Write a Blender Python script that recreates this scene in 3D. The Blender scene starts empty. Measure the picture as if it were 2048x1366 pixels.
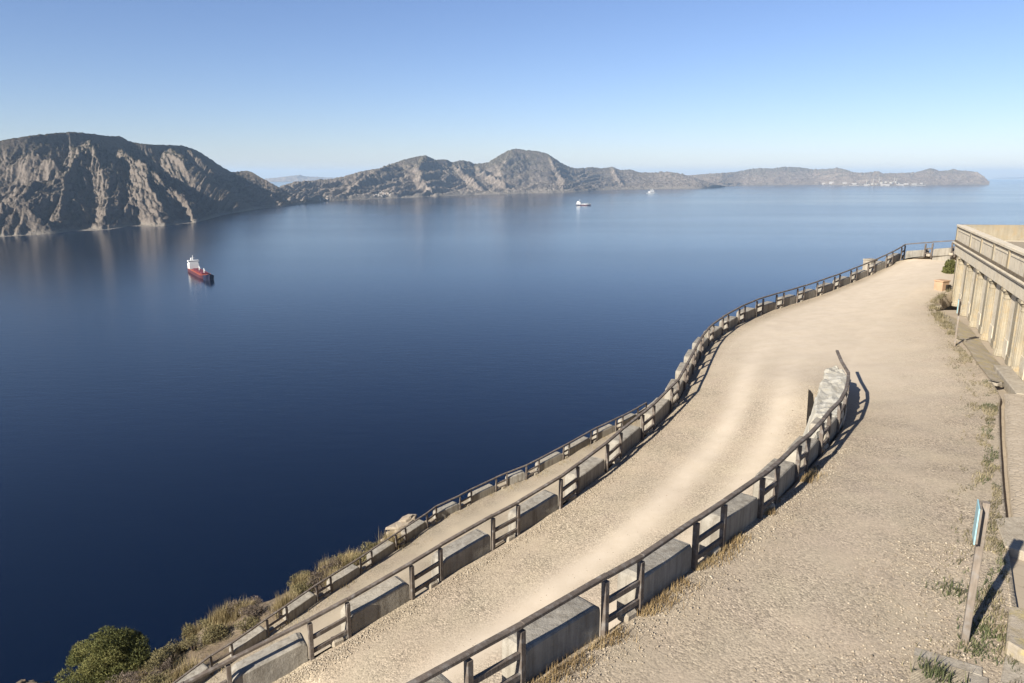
import bpy, bmesh, math, random
import numpy as np
from mathutils import Vector, Matrix

random.seed(7)
rng = np.random.default_rng(11)
scene = bpy.context.scene
COL = scene.collection

# ------------------------------------------------------------------ camera geometry
FPX = 1450.0                      # focal length in photo pixels (photo 2048 wide)
V0 = 352.0                        # photo row of eye level
PITCH = math.atan((683 - V0) / FPX)
CAMZ = 7.9                        # eye above the upper terrace (terrace is z = 0)
SEA = -212.0

def ray(u, v):
    a = (u - 1024) / FPX; b = -(v - 683) / FPX
    return (a, math.cos(PITCH) + b * math.sin(PITCH), -math.sin(PITCH) + b * math.cos(PITCH))

def at(u, v, z):
    """world point at height z seen at a photo pixel (used for survey measurements)"""
    d = ray(u, v); t = (z - CAMZ) / d[2]
    return Vector((d[0] * t, d[1] * t, z))

def atY(u, v, Y):
    d = ray(u, v); t = Y / d[1]
    return Vector((d[0] * t, Y, CAMZ + d[2] * t))

# ------------------------------------------------------------------ numpy noise
def _hash(ix, iy, seed):
    n = (ix.astype(np.int64) * 374761393 + iy.astype(np.int64) * 668265263 + seed * 974634777) & 0xffffffff
    n = ((n ^ (n >> 13)) * 1274126177) & 0xffffffff
    n = n ^ (n >> 16)
    return (n & 0xffffff) / float(0xffffff) * 2 * math.pi

def perlin(x, y, seed=0):
    x = np.asarray(x, float); y = np.asarray(y, float)
    ix = np.floor(x); iy = np.floor(y); fx = x - ix; fy = y - iy
    u = fx * fx * fx * (fx * (fx * 6 - 15) + 10); v = fy * fy * fy * (fy * (fy * 6 - 15) + 10)
    def g(ox, oy):
        a = _hash(ix + ox, iy + oy, seed)
        return np.cos(a) * (fx - ox) + np.sin(a) * (fy - oy)
    return ((g(0, 0) * (1 - u) + g(1, 0) * u) * (1 - v) + (g(0, 1) * (1 - u) + g(1, 1) * u) * v) * 1.5

def fbm(x, y, octv=4, seed=0, gain=.5):
    s = 0; a = 1
    for o in range(octv):
        s = s + a * perlin(x * 2 ** o, y * 2 ** o, seed + o * 13); a *= gain
    return s

def ridged(x, y, octv=4, seed=0, gain=.5):
    s = 0; a = 1; tot = 0
    for o in range(octv):
        s = s + a * (1 - np.abs(perlin(x * 2 ** o, y * 2 ** o, seed + o * 17)) * 2); tot += a; a *= gain
    return s / tot

# ------------------------------------------------------------------ material helper
class NT:
    def __init__(self, name):
        self.m = bpy.data.materials.new(name); self.m.use_nodes = True
        self.t = self.m.node_tree; self.t.nodes.clear()
        self.out = self.t.nodes.new('ShaderNodeOutputMaterial')
        self.bsdf = self.t.nodes.new('ShaderNodeBsdfPrincipled')
        self.t.links.new(self.bsdf.outputs[0], self.out.inputs[0])
    def n(self, typ, ins=None, **props):
        nd = self.t.nodes.new(typ)
        for k, v in props.items(): setattr(nd, k, v)
        for k, v in (ins or {}).items():
            self.set(nd.inputs[k], v)
        return nd
    def set(self, sock, v):
        if isinstance(v, bpy.types.NodeSocket): self.t.links.new(v, sock)
        elif isinstance(v, tuple) and len(v) == 3 and sock.type == 'RGBA': sock.default_value = (*v, 1)
        else: sock.default_value = v
    def pos(self, obj=False):
        if obj: return self.n('ShaderNodeTexCoord').outputs['Object']
        return self.n('ShaderNodeNewGeometry').outputs['Position']
    def mapping(self, vec, scale=(1, 1, 1), rot=(0, 0, 0)):
        return self.n('ShaderNodeMapping', {'Vector': vec, 'Scale': scale, 'Rotation': rot}).outputs[0]
    def noise(self, vec, scale, detail=4, rough=.55, out='Fac'):
        return self.n('ShaderNodeTexNoise', {'Vector': vec, 'Scale': scale, 'Detail': detail, 'Roughness': rough}).outputs[out]
    def voro(self, vec, scale, out='Distance', feature='F1', rnd=1.0):
        return self.n('ShaderNodeTexVoronoi', {'Vector': vec, 'Scale': scale, 'Randomness': rnd}, feature=feature).outputs[out]
    def ramp(self, fac, stops):
        r = self.n('ShaderNodeValToRGB', {'Fac': fac}); e = r.color_ramp.elements
        while len(e) < len(stops): e.new(.5)
        for el, (p, c) in zip(e, stops):
            el.position = p; el.color = (*c, 1) if isinstance(c, tuple) else (c, c, c, 1)
        return r.outputs[0]
    def mr(self, v, a, b, c=0, d=1):
        return self.n('ShaderNodeMapRange', {'Value': v, 'From Min': a, 'From Max': b, 'To Min': c, 'To Max': d}).outputs[0]
    def mix(self, f, a, b, blend='MIX'):
        nd = self.n('ShaderNodeMix', data_type='RGBA', blend_type=blend)
        self.set(nd.inputs[0], f); self.set(nd.inputs[6], a); self.set(nd.inputs[7], b)
        return nd.outputs[2]
    def math(self, op, a, b=0.0):
        nd = self.n('ShaderNodeMath', operation=op); self.set(nd.inputs[0], a); self.set(nd.inputs[1], b)
        return nd.outputs[0]
    def attr(self, name, out='Fac'):
        return self.n('ShaderNodeAttribute', attribute_name=name).outputs[out]
    def bump(self, h, strength, dist, normal=None):
        ins = {'Height': h, 'Strength': strength, 'Distance': dist}
        if normal is not None: ins['Normal'] = normal
        return self.n('ShaderNodeBump', ins).outputs[0]
    def done(self, color, rough=.9, normal=None, spec=.2, metal=0.0):
        self.set(self.bsdf.inputs['Base Color'], color)
        self.set(self.bsdf.inputs['Roughness'], rough)
        self.set(self.bsdf.inputs['Specular IOR Level'], spec)
        self.set(self.bsdf.inputs['Metallic'], metal)
        if normal is not None: self.set(self.bsdf.inputs['Normal'], normal)
        return self.m

def sc(c, k): return tuple(x * k for x in c)

def simple(name, c, rough=.8, scale=3.0, var=.25, bump=0.0, spec=.2, metal=0.0, obj=True):
    t = NT(name); p = t.pos(obj)
    n = t.noise(p, scale, 6, .6)
    colr = t.ramp(n, [(.3, sc(c, 1 - var)), (.55, c), (.75, sc(c, 1 + var))])
    nrm = t.bump(t.noise(p, scale * 4, 6), .5, bump) if bump else None
    return t.done(colr, rough, nrm, spec, metal)

# gravel ------------------------------------------------------------
def gravel_mat(name, sand, pale, grit=1.0):
    t = NT(name); p = t.pos()
    wear = t.attr('wear')
    big = t.noise(p, .35, 5, .6); mid = t.noise(p, 1.7, 6, .65); fine = t.noise(p, 14, 5, .7)
    base = t.mix(t.mr(big, .35, .65), sc(sand, .93), sc(sand, 1.06))
    base = t.mix(t.mr(mid, .4, .7, 0, .35), base, sc(sand, .86))
    patch = t.noise(p, .9, 3, .5, 'Color')
    base = t.mix(.04, base, patch, 'SOFT_LIGHT')
    w = t.math('MULTIPLY', wear, t.mr(mid, .25, .6, .55, 1.0))
    base = t.mix(w, base, pale)
    # pebbles in two sizes
    v1 = t.n('ShaderNodeTexVoronoi', {'Vector': p, 'Scale': 22.0}); v2 = t.n('ShaderNodeTexVoronoi', {'Vector': p, 'Scale': 48.0})
    r1 = t.n('ShaderNodeSeparateColor', {'Color': v1.outputs['Color']}).outputs[0]
    r2 = t.n('ShaderNodeSeparateColor', {'Color': v2.outputs['Color']}).outputs[1]
    c1 = t.ramp(r1, [(0, .55), (.3, .82), (.7, 1.0), (.92, 1.12), (1, 1.32)])
    c2 = t.ramp(r2, [(0, .62), (.4, .9), (.8, 1.06), (1, 1.3)])
    amount = t.math('MULTIPLY', t.math('SUBTRACT', 1.0, t.math('MULTIPLY', wear, 1.25)), t.mr(t.noise(p, .6, 4, .6), .35, .62, .3, 1.0))
    amount = t.n('ShaderNodeClamp', {'Value': t.math('MULTIPLY', amount, grit)}).outputs[0]
    base = t.mix(amount, base, t.mix(1.0, base, c1, 'MULTIPLY'))
    base = t.mix(amount, base, t.mix(1.0, base, c2, 'MULTIPLY'))
    h = t.math('ADD', t.math('MULTIPLY', v1.outputs['Distance'], -1.0), t.math('MULTIPLY', fine, .8))
    nrm = t.bump(h, t.math('MULTIPLY', amount, .6), .022)
    nrm = t.bump(mid, .2, .015, nrm)
    return t.done(base, .95, nrm, .1)

M = {}
M['road'] = gravel_mat('gravel_sand', (.315, .261, .191), (.425, .363, .284), 1.0)
M['low'] = gravel_mat('gravel_low', (.255, .215, .16), (.30, .255, .19), .8)

# concrete
def concrete(name, c, stain=(.10, .085, .065), lichen=None):
    t = NT(name); p = t.pos()
    n1 = t.noise(p, 1.3, 6, .65); n2 = t.noise(p, 9, 6, .7)
    base = t.mix(t.mr(n1, .35, .65), c, sc(c, .66))
    base = t.mix(t.mr(t.noise(p, .37, 3), .4, .62, 0, .5), base, sc((c[0], c[1] * .95, c[2] * .86), 1.15))
    base = t.mix(t.mr(n2, .45, .75, 0, .35), base, sc(c, 1.2))
    streak = t.noise(t.mapping(p, (5, 5, .5)), 1.0, 5, .7)
    base = t.mix(t.mr(streak, .44, .72, 0, .72), base, stain)
    if lichen:
        base = t.mix(t.mr(t.noise(p, 2.1, 5, .7), .5, .68, 0, .8), base, lichen)
    nrm = t.bump(n2, .8, .03)
    nrm = t.bump(t.noise(p, 60, 3), .3, .006, nrm)
    return t.done(base, .92, nrm, .15)
M['block'] = concrete('weathered_concrete', (.25, .232, .198), (.085, .070, .052))
M['nose'] = concrete('limewashed_concrete', (.38, .365, .32), (.29, .255, .18))
M['slab'] = concrete('pale_concrete', (.31, .275, .22), (.17, .14, .1))
M['lichen'] = concrete('lichen_concrete', (.29, .255, .205), (.2, .16, .09), (.31, .25, .09))

# wood
def wood(name, c):
    t = NT(name); p = t.pos()
    n = t.noise(p, 2.2, 5, .6); g = t.noise(t.mapping(p, (30, 30, 3)), 1.0, 4, .6)
    base = t.mix(t.mr(n, .3, .7), sc(c, .7), sc(c, 1.3))
    base = t.mix(t.mr(g, .4, .7, 0, .5), base, sc(c, .55))
    base = t.mix(t.mr(t.noise(p, 7, 4), .5, .7, 0, .7), base, (.185, .172, .157))
    return t.done(base, .8, t.bump(g, .4, .01), .25)
M['wood'] = wood('weathered_timber', (.098, .079, .064))
M['woodgrey'] = wood('grey_timber', (.17, .14, .11))

# facade stone
def facade_mat():
    t = NT('ochre_facade_render'); p = t.pos()
    n1 = t.noise(p, .7, 5, .6); n2 = t.noise(p, 3.5, 6, .65)
    c = t.mix(t.mr(n1, .35, .65), (.52, .46, .355), (.46, .415, .33))
    st = t.noise(t.mapping(p, (2.2, 2.2, .35)), 1.0, 6, .7)
    c = t.mix(t.mr(st, .5, .72, 0, .6), c, (.43, .33, .195))
    st2 = t.noise(t.mapping(p, (1.6, 1.6, .5), (0, 0, .6)), 1.7, 5, .7)
    c = t.mix(t.mr(st2, .55, .75, 0, .55), c, (.33, .33, .315))
    c = t.mix(t.mr(t.noise(p, 2.3, 4, .7), .6, .72, 0, .5), c, (.40, .265, .175))
    c = t.mix(t.mr(n2, .5, .7, 0, .55), c, (.28, .235, .175))
    c = t.mix(t.mr(t.noise(t.mapping(p, (3, 3, .25)), 1.3, 5, .75), .55, .72, 0, .5), c, (.24, .195, .14))
    return t.done(c, .93, t.bump(n2, .5, .04), .1)
M['facade'] = facade_mat()
M['colstone'] = concrete('ochre_stone_toned_for_sun', (.255, .228, .175), (.20, .165, .11), (.27, .205, .12))  # darker copy of the facade stone, toned to offset strong sun on columns
M['darkline'] = simple('moulding_shadow', (.13, .105, .075), .95, 4, .4)  # dark colour stands in for shadow lines along cornice and coping
M['roof'] = simple('roof_render', (.26, .22, .165), .95, 1.2, .25, .02)
M['interior'] = simple('recess_shade', (.02, .016, .012), .95)  # near-black colour stands in for the shade inside holes and recesses

# rocks / hills
def hill_mat(name, rock, rock2, scrub, pale_h, scale, scrub_amt):
    t = NT(name); geo = t.n('ShaderNodeNewGeometry'); p = geo.outputs['Position']
    z = t.n('ShaderNodeSeparateXYZ', {'Vector': p}).outputs[2]
    nz = t.n('ShaderNodeSeparateXYZ', {'Vector': geo.outputs['Normal']}).outputs[2]
    n1 = t.noise(p, scale, 8, .68); n2 = t.noise(p, scale * 6, 8, .72)
    strata = t.noise(t.mapping(p, (scale * 1.5, scale * 1.5, scale * 9), (.35, .25, 0)), 1.0, 8, .7)
    c = t.mix(t.mr(n1, .35, .65), rock, rock2)
    c = t.mix(t.mr(strata, .48, .72, 0, .6), c, sc(rock2, 1.35))
    s = t.math('ADD', t.math('MULTIPLY', t.mr(nz, .55, .95), .45), t.mr(n2, .35, .65, 0, .55))
    s = t.math('ADD', s, t.mr(z, -150, 60, -.15, .1)); s = t.math('ADD', s, t.mr(t.math('ADD', z, t.math('MULTIPLY', t.math('SUBTRACT', n2, .5), 160.0)), 90, 230, 0, .30))
    s = t.math('ADD', s, t.mr(n1, .3, .7, -.2, .2))
    c = t.mix(t.mr(s, .62 - scrub_amt, .95 - scrub_amt, 0, .9), c, scrub)
    steep = t.mr(t.math('ADD', nz, t.math('MULTIPLY', t.math('SUBTRACT', n2, .5), .3)), .80, .62, 0, .65)
    c = t.mix(steep, c, sc(rock2, 1.3))
    dots = t.voro(p, scale * 26)
    c = t.mix(t.mr(dots, .15, .4, .4, 0), c, sc(scrub, .8))
    zz = t.math('ADD', z, t.math('MULTIPLY', t.math('SUBTRACT', n1, .5), pale_h * 1.8))
    c = t.mix(t.mr(zz, SEA + 2, SEA + pale_h, .85, 0), c, (.21, .185, .152))
    nrm = t.bump(n2, 1.0, 8.0 * .012 / scale * 1.3)
    nrm = t.bump(strata, .8, 10.0 * .012 / scale * .9, nrm)
    return t.done(c, .95, nrm, .05)
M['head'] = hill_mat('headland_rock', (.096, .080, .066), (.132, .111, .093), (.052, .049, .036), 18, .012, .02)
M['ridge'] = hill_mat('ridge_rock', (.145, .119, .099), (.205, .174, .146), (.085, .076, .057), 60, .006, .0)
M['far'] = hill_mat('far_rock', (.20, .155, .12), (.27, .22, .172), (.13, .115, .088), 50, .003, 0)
M['slope'] = None
def slope_mat():
    t = NT('scrub_slope_soil'); p = t.pos()
    n1 = t.noise(p, .4, 6, .65); n2 = t.noise(p, 3, 7, .7)
    c = t.mix(t.mr(n1, .35, .65), (.13, .098, .066), (.19, .148, .10))
    c = t.mix(t.mr(n2, .5, .7, 0, .8), c, (.10, .085, .045))
    c = t.mix(t.mr(t.noise(p, 1.1, 5), .55, .7, 0, .7), c, (.22, .185, .14))
    return t.done(c, .95, t.bump(n2, .9, .15), .1)
M['slope'] = slope_mat()
def rock_mat():
    t = NT('pale_limestone'); p = t.pos()
    n = t.noise(t.mapping(p, (1.2, 1.2, 6), (.3, .2, 0)), 1.4, 7, .7); n2 = t.noise(p, 6, 6, .7)
    c = t.mix(t.mr(n, .35, .65), (.27, .23, .175), (.20, .16, .12))
    c = t.mix(t.mr(n2, .55, .75, 0, .5), c, (.31, .28, .235))
    return t.done(c, .93, t.bump(n, .8, .08), .1)
M['rock'] = rock_mat()

def leaf_mat(name, a, b, c3):
    t = NT(name)
    v = t.attr('tint')
    col = t.ramp(v, [(0, a), (.5, b), (1, c3)])
    return t.done(col, .75, None, .15)
M['leaf'] = leaf_mat('juniper_leaves', (.034, .040, .014), (.088, .090, .028), (.17, .155, .056))
M['straw'] = leaf_mat('straw_grass', (.10, .075, .036), (.215, .165, .082), (.32, .26, .14))
M['olive'] = leaf_mat('olive_scrub', (.052, .046, .024), (.115, .098, .046), (.20, .17, .085))
M['brown'] = leaf_mat('dry_brown_scrub', (.052, .04, .03), (.105, .082, .064), (.175, .14, .112))
M['orange'] = leaf_mat('dry_orange_grass', (.12, .08, .038), (.225, .16, .078), (.32, .245, .13))
M['green'] = leaf_mat('green_weeds', (.034, .042, .018), (.062, .070, .032), (.12, .118, .058))
M['weed'] = leaf_mat('drying_weeds', (.065, .058, .032), (.135, .115, .066), (.24, .20, .12))
M['stone'] = leaf_mat('loose_stone', (.14, .112, .082), (.26, .218, .163), (.37, .325, .255))
M['bark'] = simple('scrub_bark', (.07, .05, .035), .9)

# ships, harbour
M['hullred'] = simple('red_hull_paint', (.075, .024, .028), .5, .05, .2)
M['deckred'] = simple('orange_deck_paint', (.26, .065, .037), .6, .05, .2)
M['maroon'] = simple('maroon_hatch_paint', (.12, .022, .03), .6, .05, .2)
M['navy'] = simple('navy_hull_and_bow_shade', (.012, .014, .035), .5, .05, .2)
M['white'] = simple('white_ship_paint', (.46, .46, .45), .5, .05, .05)
M['glass'] = simple('dark_window_glass', (.03, .035, .045), .2)
M['steel'] = simple('grey_steel', (.28, .29, .30), .5)
M['house'] = simple('whitewash', (.33, .31, .28), .9, .05, .1)
M['tile'] = simple('faded_tiles', (.40, .26, .18), .9)
M['cream'] = simple('cream_tank_paint', (.27, .25, .21), .7, .02, .1)
M['cyan'] = simple('sign_sheet', (.24, .42, .45), .35, 2, .06, 0, .5)
M['iron'] = simple('rusty_grate_iron', (.25, .215, .16), .7, 8, .4, 0, .4, .3)
M['tan'] = simple('tan_rendered_stone', (.33, .22, .14), .95, 2, .2, .02)

# sea ----------------------------------------------------------------
def sea_mat():
    t = NT('sea_water'); p = t.pos()
    calm = t.noise(t.mapping(p, (.00022, .0009, 1), (0, 0, -.25)), 1.0, 4, .55)
    w1 = t.noise(t.mapping(p, (.035, .10, 1), (0, 0, .25)), 1.0, 4, .6)
    w2 = t.noise(t.mapping(p, (.22, .4, 1), (0, 0, -.2)), 1.0, 3, .6)
    h = t.math('ADD', w1, t.math('MULTIPLY', w2, .55))
    strength = t.mr(calm, .38, .66, .26, .42)
    nrm = t.bump(h, strength, .8)
    rough = t.mr(calm, .38, .66, .105, .145)
    col = t.mix(t.mr(calm, .3, .7), (.0002, .0030, .0125), (.0003, .0036, .0145))
    t.set(t.bsdf.inputs['IOR'], 1.33); t.bsdf.inputs['Specular Tint'].default_value = (.84, .99, 1.14, 1)
    return t.done(col, rough, nrm, .33)
M['sea'] = sea_mat()

# ------------------------------------------------------------------ mesh helpers
def link(o, parent=None):
    COL.objects.link(o)
    if parent is not None: o.parent = parent
    return o

def tag(o, label=None, cat=None, group=None, kind=None):
    if label: o['label'] = label
    if cat: o['category'] = cat
    if group: o['group'] = group
    if kind: o['kind'] = kind
    return o

def empty(name, loc, label, cat, group=None, rz=0.0):
    o = bpy.data.objects.new(name, None); link(o); o.location = loc; o.rotation_euler = (0, 0, rz)
    o.empty_display_size = .2
    return tag(o, label, cat, group)

def mesh_np(name, verts, faces, mat, parent=None, smooth=False, attrs=None, mats=None, mat_idx=None):
    """verts (n,3); faces (m,k) array or list of lists"""
    me = bpy.data.meshes.new(name)
    verts = np.asarray(verts, np.float32)
    if isinstance(faces, np.ndarray):
        m, k = faces.shape
        me.vertices.add(len(verts)); me.vertices.foreach_set('co', verts.ravel())
        me.loops.add(m * k); me.loops.foreach_set('vertex_index', faces.astype(np.int32).ravel())
        me.polygons.add(m)
        me.polygons.foreach_set('loop_start', np.arange(0, m * k, k, dtype=np.int32))
        me.polygons.foreach_set('loop_total', np.full(m, k, np.int32))
    else:
        me.from_pydata(verts.tolist(), [], faces)
    me.update(calc_edges=True)
    for an, av in (attrs or {}).items():
        a = me.attributes.new(an, 'FLOAT', 'POINT'); a.data.foreach_set('value', np.asarray(av, np.float32))
    me.materials.append(mat)
    if smooth: me.polygons.foreach_set('use_smooth', np.ones(len(me.polygons), bool))
    me.validate()
    o = bpy.data.objects.new(name, me)
    return link(o, parent)

class MB:
    """collects solids, links them as ONE mesh object"""
    def __init__(self): self.v = []; self.f = []
    def add(self, vs, fs):
        b = len(self.v); self.v += [tuple(x) for x in vs]; self.f += [[i + b for i in f] for f in fs]; return self
    def frame(self, o, x, y, z, sx, sy, sz):
        """box with centre o, unit axes and full sizes"""
        o, x, y, z = Vector(o), Vector(x), Vector(y), Vector(z)
        vs = [o + x * (sx / 2 * i) + y * (sy / 2 * j) + z * (sz / 2 * k) for i in (-1, 1) for j in (-1, 1) for k in (-1, 1)]
        return self.add(vs, [[0, 1, 3, 2], [4, 6, 7, 5], [0, 4, 5, 1], [2, 3, 7, 6], [0, 2, 6, 4], [1, 5, 7, 3]])
    def box(self, c, s, rz=0.0):
        ca, sa = math.cos(rz), math.sin(rz)
        return self.frame(c, (ca, sa, 0), (-sa, ca, 0), (0, 0, 1), *s)
    def beam(self, p, q, w, h, ext=0.0):
        p, q = Vector(p), Vector(q); d = (q - p); L = d.length; d.normalize()
        up = Vector((0, 0, 1)) if abs(d.z) < .95 else Vector((1, 0, 0))
        s = d.cross(up).normalized(); n = s.cross(d).normalized()
        return self.frame((p + q) / 2, d, s, n, L + ext, w, h)
    def prism(self, poly, z0, z1):
        """vertical prism from an xy polygon (ccw)"""
        n = len(poly)
        vs = [(x, y, z0) for x, y in poly] + [(x, y, z1) for x, y in poly]
        fs = [list(range(n))[::-1], list(range(n, 2 * n))] + [[i, (i + 1) % n, n + (i + 1) % n, n + i] for i in range(n)]
        return self.add(vs, fs)
    def lathe(self, base, prof, seg=16, flute=0.0):
        vs = []; fs = []
        for r, z in prof:
            for k in range(seg):
                rr = r * (1 - (flute if k % 2 else 0)); a = 2 * math.pi * k / seg
                vs.append((base[0] + rr * math.cos(a), base[1] + rr * math.sin(a), base[2] + z))
        for i in range(len(prof) - 1):
            for k in range(seg):
                a, b = i * seg + k, i * seg + (k + 1) % seg
                fs.append([a, b, b + seg, a + seg])
        fs.append(list(range(seg))[::-1]); fs.append([(len(prof) - 1) * seg + k for k in range(seg)])
        return self.add(vs, fs)
    def build(self, name, mat, parent=None, bevel=0.0, smooth=False):
        inv = None
        if parent is not None:
            bpy.context.view_layer.update() if False else None
            loc = Matrix.Translation(parent.location) @ Matrix.Rotation(parent.rotation_euler.z, 4, 'Z') if parent.parent is None else None
            if loc is None:
                pp = parent.parent
                loc = Matrix.Translation(pp.location) @ Matrix.Rotation(pp.rotation_euler.z, 4, 'Z') @ Matrix.Translation(parent.location)
            inv = loc.inverted()
        me = bpy.data.meshes.new(name)
        vs = [tuple(inv @ Vector(v)) for v in self.v] if (inv is not None and self.world) else self.v
        me.from_pydata([tuple(v) for v in vs], [], self.f); me.update()
        if bevel:
            bm = bmesh.new(); bm.from_mesh(me)
            bmesh.ops.bevel(bm, geom=bm.edges[:], offset=bevel, segments=1, affect='EDGES', clamp_overlap=True)
            bm.to_mesh(me); bm.free()
        me.materials.append(mat)
        if smooth: me.polygons.foreach_set('use_smooth', [True] * len(me.polygons))
        return link(bpy.data.objects.new(name, me), parent)
    world = True       # vertices are given in world coordinates

# ------------------------------------------------------------------ strips (terrain between two lines)
class Strip:
    def __init__(self, L, R):
        self.L = np.array(L, float); self.R = np.array(R, float); self.n = len(L)
        self.sub = None
    def resample(self, step):
        mid = (self.L + self.R) / 2
        s = [0.0]
        for i in range(self.n - 1):
            d = np.linalg.norm(mid[i + 1] - mid[i]); k = max(1, int(d / step))
            s += [i + (j + 1) / k for j in range(k)]
        return np.array(s)
    def ev(self, P, s):
        """Catmull-Rom along stations"""
        s = np.asarray(s, float); i = np.clip(np.floor(s).astype(int), 0, self.n - 2); f = (s - i)[:, None]
        g = lambda k: P[np.clip(k, 0, self.n - 1)]
        p0, p1, p2, p3 = g(i - 1), g(i), g(i + 1), g(i + 2)
        return .5 * (2 * p1 + (p2 - p0) * f + (2 * p0 - 5 * p1 + 4 * p2 - p3) * f ** 2 + (3 * p1 - p0 - 3 * p2 + p3) * f ** 3)
    def pos(self, s, a):
        s = np.atleast_1d(s); a = np.atleast_1d(a)[:, None]
        return self.ev(self.L, s) * (1 - a) + self.ev(self.R, s) * a
    def grid(self, S, na):
        A = np.linspace(0, 1, na)
        l = self.ev(self.L, S)[:, None, :]; r = self.ev(self.R, S)[:, None, :]
        V = l * (1 - A)[None, :, None] + r * A[None, :, None]
        return V, A

def grid_faces(ns, na, flip=False):
    i = np.arange(ns - 1)[:, None] * na + np.arange(na - 1)[None, :]
    q = np.stack([i, i + 1, i + na + 1, i + na], -1).reshape(-1, 4)
    return q[:, ::-1] if flip else q

# ------------------------------------------------------------------ survey of the railings (photo rows of the handrails)
RAIL = 1.05
C_PX = [(836.6, 1366), (936.7, 1311.5), (1044, 1253), (1212.6, 1155), (1283.4, 1116), (1394, 1040.7), (1450, 1004), (1526, 951.6), (1556, 928), (1599, 887), (1617, 872.7), (1646, 842), (1660.7, 823.5), (1681, 803), (1691.5, 782.5), (1696.6, 760), (1696.6, 747.7), (1683, 725), (1674, 703.6)]
C_Z = [(836, 0), (1100, .05), (1300, .05), (1500, .1), (1600, 0), (1680, -.17), (1700, -.25)]
B_PX = [(382, 1366), (455, 1326), (618.5, 1243), (694, 1201.6), (823.6, 1127.5), (881, 1093), (986, 1033), (1036, 1007), (1122, 955), (1156, 930), (1215, 886), (1242, 862.5), (1286.6, 827), (1308.6, 808.5), (1344, 773), (1357.4, 759.6), (1379, 721), (1396.5, 687), (1411, 663), (1429, 645), (1440, 638.6), (1471.6, 619.5), (1505.8, 603), (1542.7, 590.7), (1581, 581), (1615, 570.5), (1648, 560), (1679.4, 548.5), (1716, 534.7), (1753, 519.7), (1780, 507), (1798, 498), (1810.7, 489.6), (1866, 485), (1913, 482)]
B_Z = [(382, -4.47), (700, -3.62), (1040, -2.84), (1310, -1.91), (1400, -1.42), (1500, -.95), (1600, -.72), (1700, -.2), (1760, .42), (1811, 1.24), (1866, 1.65), (1913, 1.9)]
A_PX = [(350, 1366), (421, 1313), (463.5, 1287), (534, 1238), (573, 1212), (634, 1170), (661, 1153), (721, 1116), (743, 1101), (791.6, 1068.5), (811, 1055), (854, 1027), (872, 1013.5), (920, 991.6), (943, 979), (992, 956), (1014, 946), (1053, 931), (1078.5, 918), (1127, 892.5), (1139, 886), (1182, 862), (1195, 855), (1232, 838), (1246, 831.5), (1276, 816), (1293, 806)]
A_Z = [(350, -17.06), (600, -15.56), (800, -14.69), (1000, -13.67), (1150, -12.38), (1300, -11.3)]
def zi(tab, u): return float(np.interp(u, [a for a, _ in tab], [b for _, b in tab]))
def line(px, tab):
    return [at(u, v, zi(tab, u) + RAIL) - Vector((0, 0, RAIL)) for u, v in px]
CW, BW, AW = line(C_PX, C_Z), line(B_PX, B_Z), line(A_PX, A_Z)
def bu(u):       # ground point under the middle handrail at photo column u
    us = [a for a, _ in B_PX]; k = max(1, int(np.searchsorted(us, u))); k = min(k, len(us) - 1)
    f = (u - us[k - 1]) / (us[k] - us[k - 1]); return BW[k - 1].lerp(BW[k], f)

# ------------------------------------------------------------------ ground: road + terrace
seam = [(12.5, 26.8, -.5), (14, 30, -.55), (16.5, 34, -.55), (20, 39.5, -.4), (24.5, 45.5, 0), (29.5, 51, .65), (35, 57, 1.4), (40, 62.5, 1.95)]
road_st = [((-14, 9.5, -5.2), (-9, 1.5, -4.6)),
           (bu(455), (-1.5, 8.95, -3.7)), (bu(618.5), (-.1, 10.2, -3.3)), (bu(694), (1.0, 11.3, -3.05)),
           (bu(881), (3.1, 13.5, -2.8)), (bu(1036), (5.0, 15.5, -2.4)), (bu(1156), (6.9, 17.7, -2.05)), (bu(1242), (8.6, 20.2, -1.75)),
           (bu(1308), (10.0, 22.2, -1.4)), (bu(1357), (11.4, 24.8, -.95)),
           (bu(1396), seam[0]), (bu(1429), seam[1]), (bu(1490), seam[2]), (bu(1560), seam[3]), (bu(1648), seam[4]), (bu(1740), seam[5]), (bu(1800), seam[6]), (bu(1913), seam[7])]
terr_st = [((-9, 1.5, 0), (2, -4, 0)), ((-4, 6.2, 0), (5.5, 4.5, 0)), ((-1.3, 8.74, 0), (7.4, 8.5, 0)), ((.16, 10.03, 0), (8.4, 10.3, 0)),
           ((2.4, 12.1, .03), (9.5, 12.2, 0)), ((4.6, 14.5, .05), (10.7, 14.2, 0)), ((6.5, 16.6, .05), (11.72, 15.84, 0)), ((8, 18.5, 0), (13, 17.9, 0)),
           ((9.5, 20.6, -.1), (14.4, 20.1, 0)), ((10.9, 22.7, -.2), (16, 22.6, 0)), ((11.9, 24.9, -.35), (17.3, 24.6, 0))] + \
          [(s, d) for s, d in zip(seam, [(18.2, 26, 0), (20.1, 30.2, 0), (21.8, 34, 0), (24.3, 39.8, 0), (26.75, 45.2, .05), (31.5, 50, .6), (37.5, 55, 1.3), (43.5, 60, 1.9)])]
road = Strip([tuple(a) for a, b in road_st], [tuple(b) for a, b in road_st])
terr = Strip([a for a, b in terr_st], [b for a, b in terr_st])
def sub(k0, k1, n): return np.linspace(k0, k1, n, endpoint=False)
# stations share the same parameters along the seam (road 10..17 == terrace 10+1..)
S_road = np.concatenate([sub(i, i + 1, 14) for i in range(17)] + [[17.0]])
S_terr = np.concatenate([sub(i, i + 1, 14) for i in range(18)] + [[18.0]])
Vr, Ar = road.grid(S_road, 60)
Vt, At = terr.grid(S_terr, 60)
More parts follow.
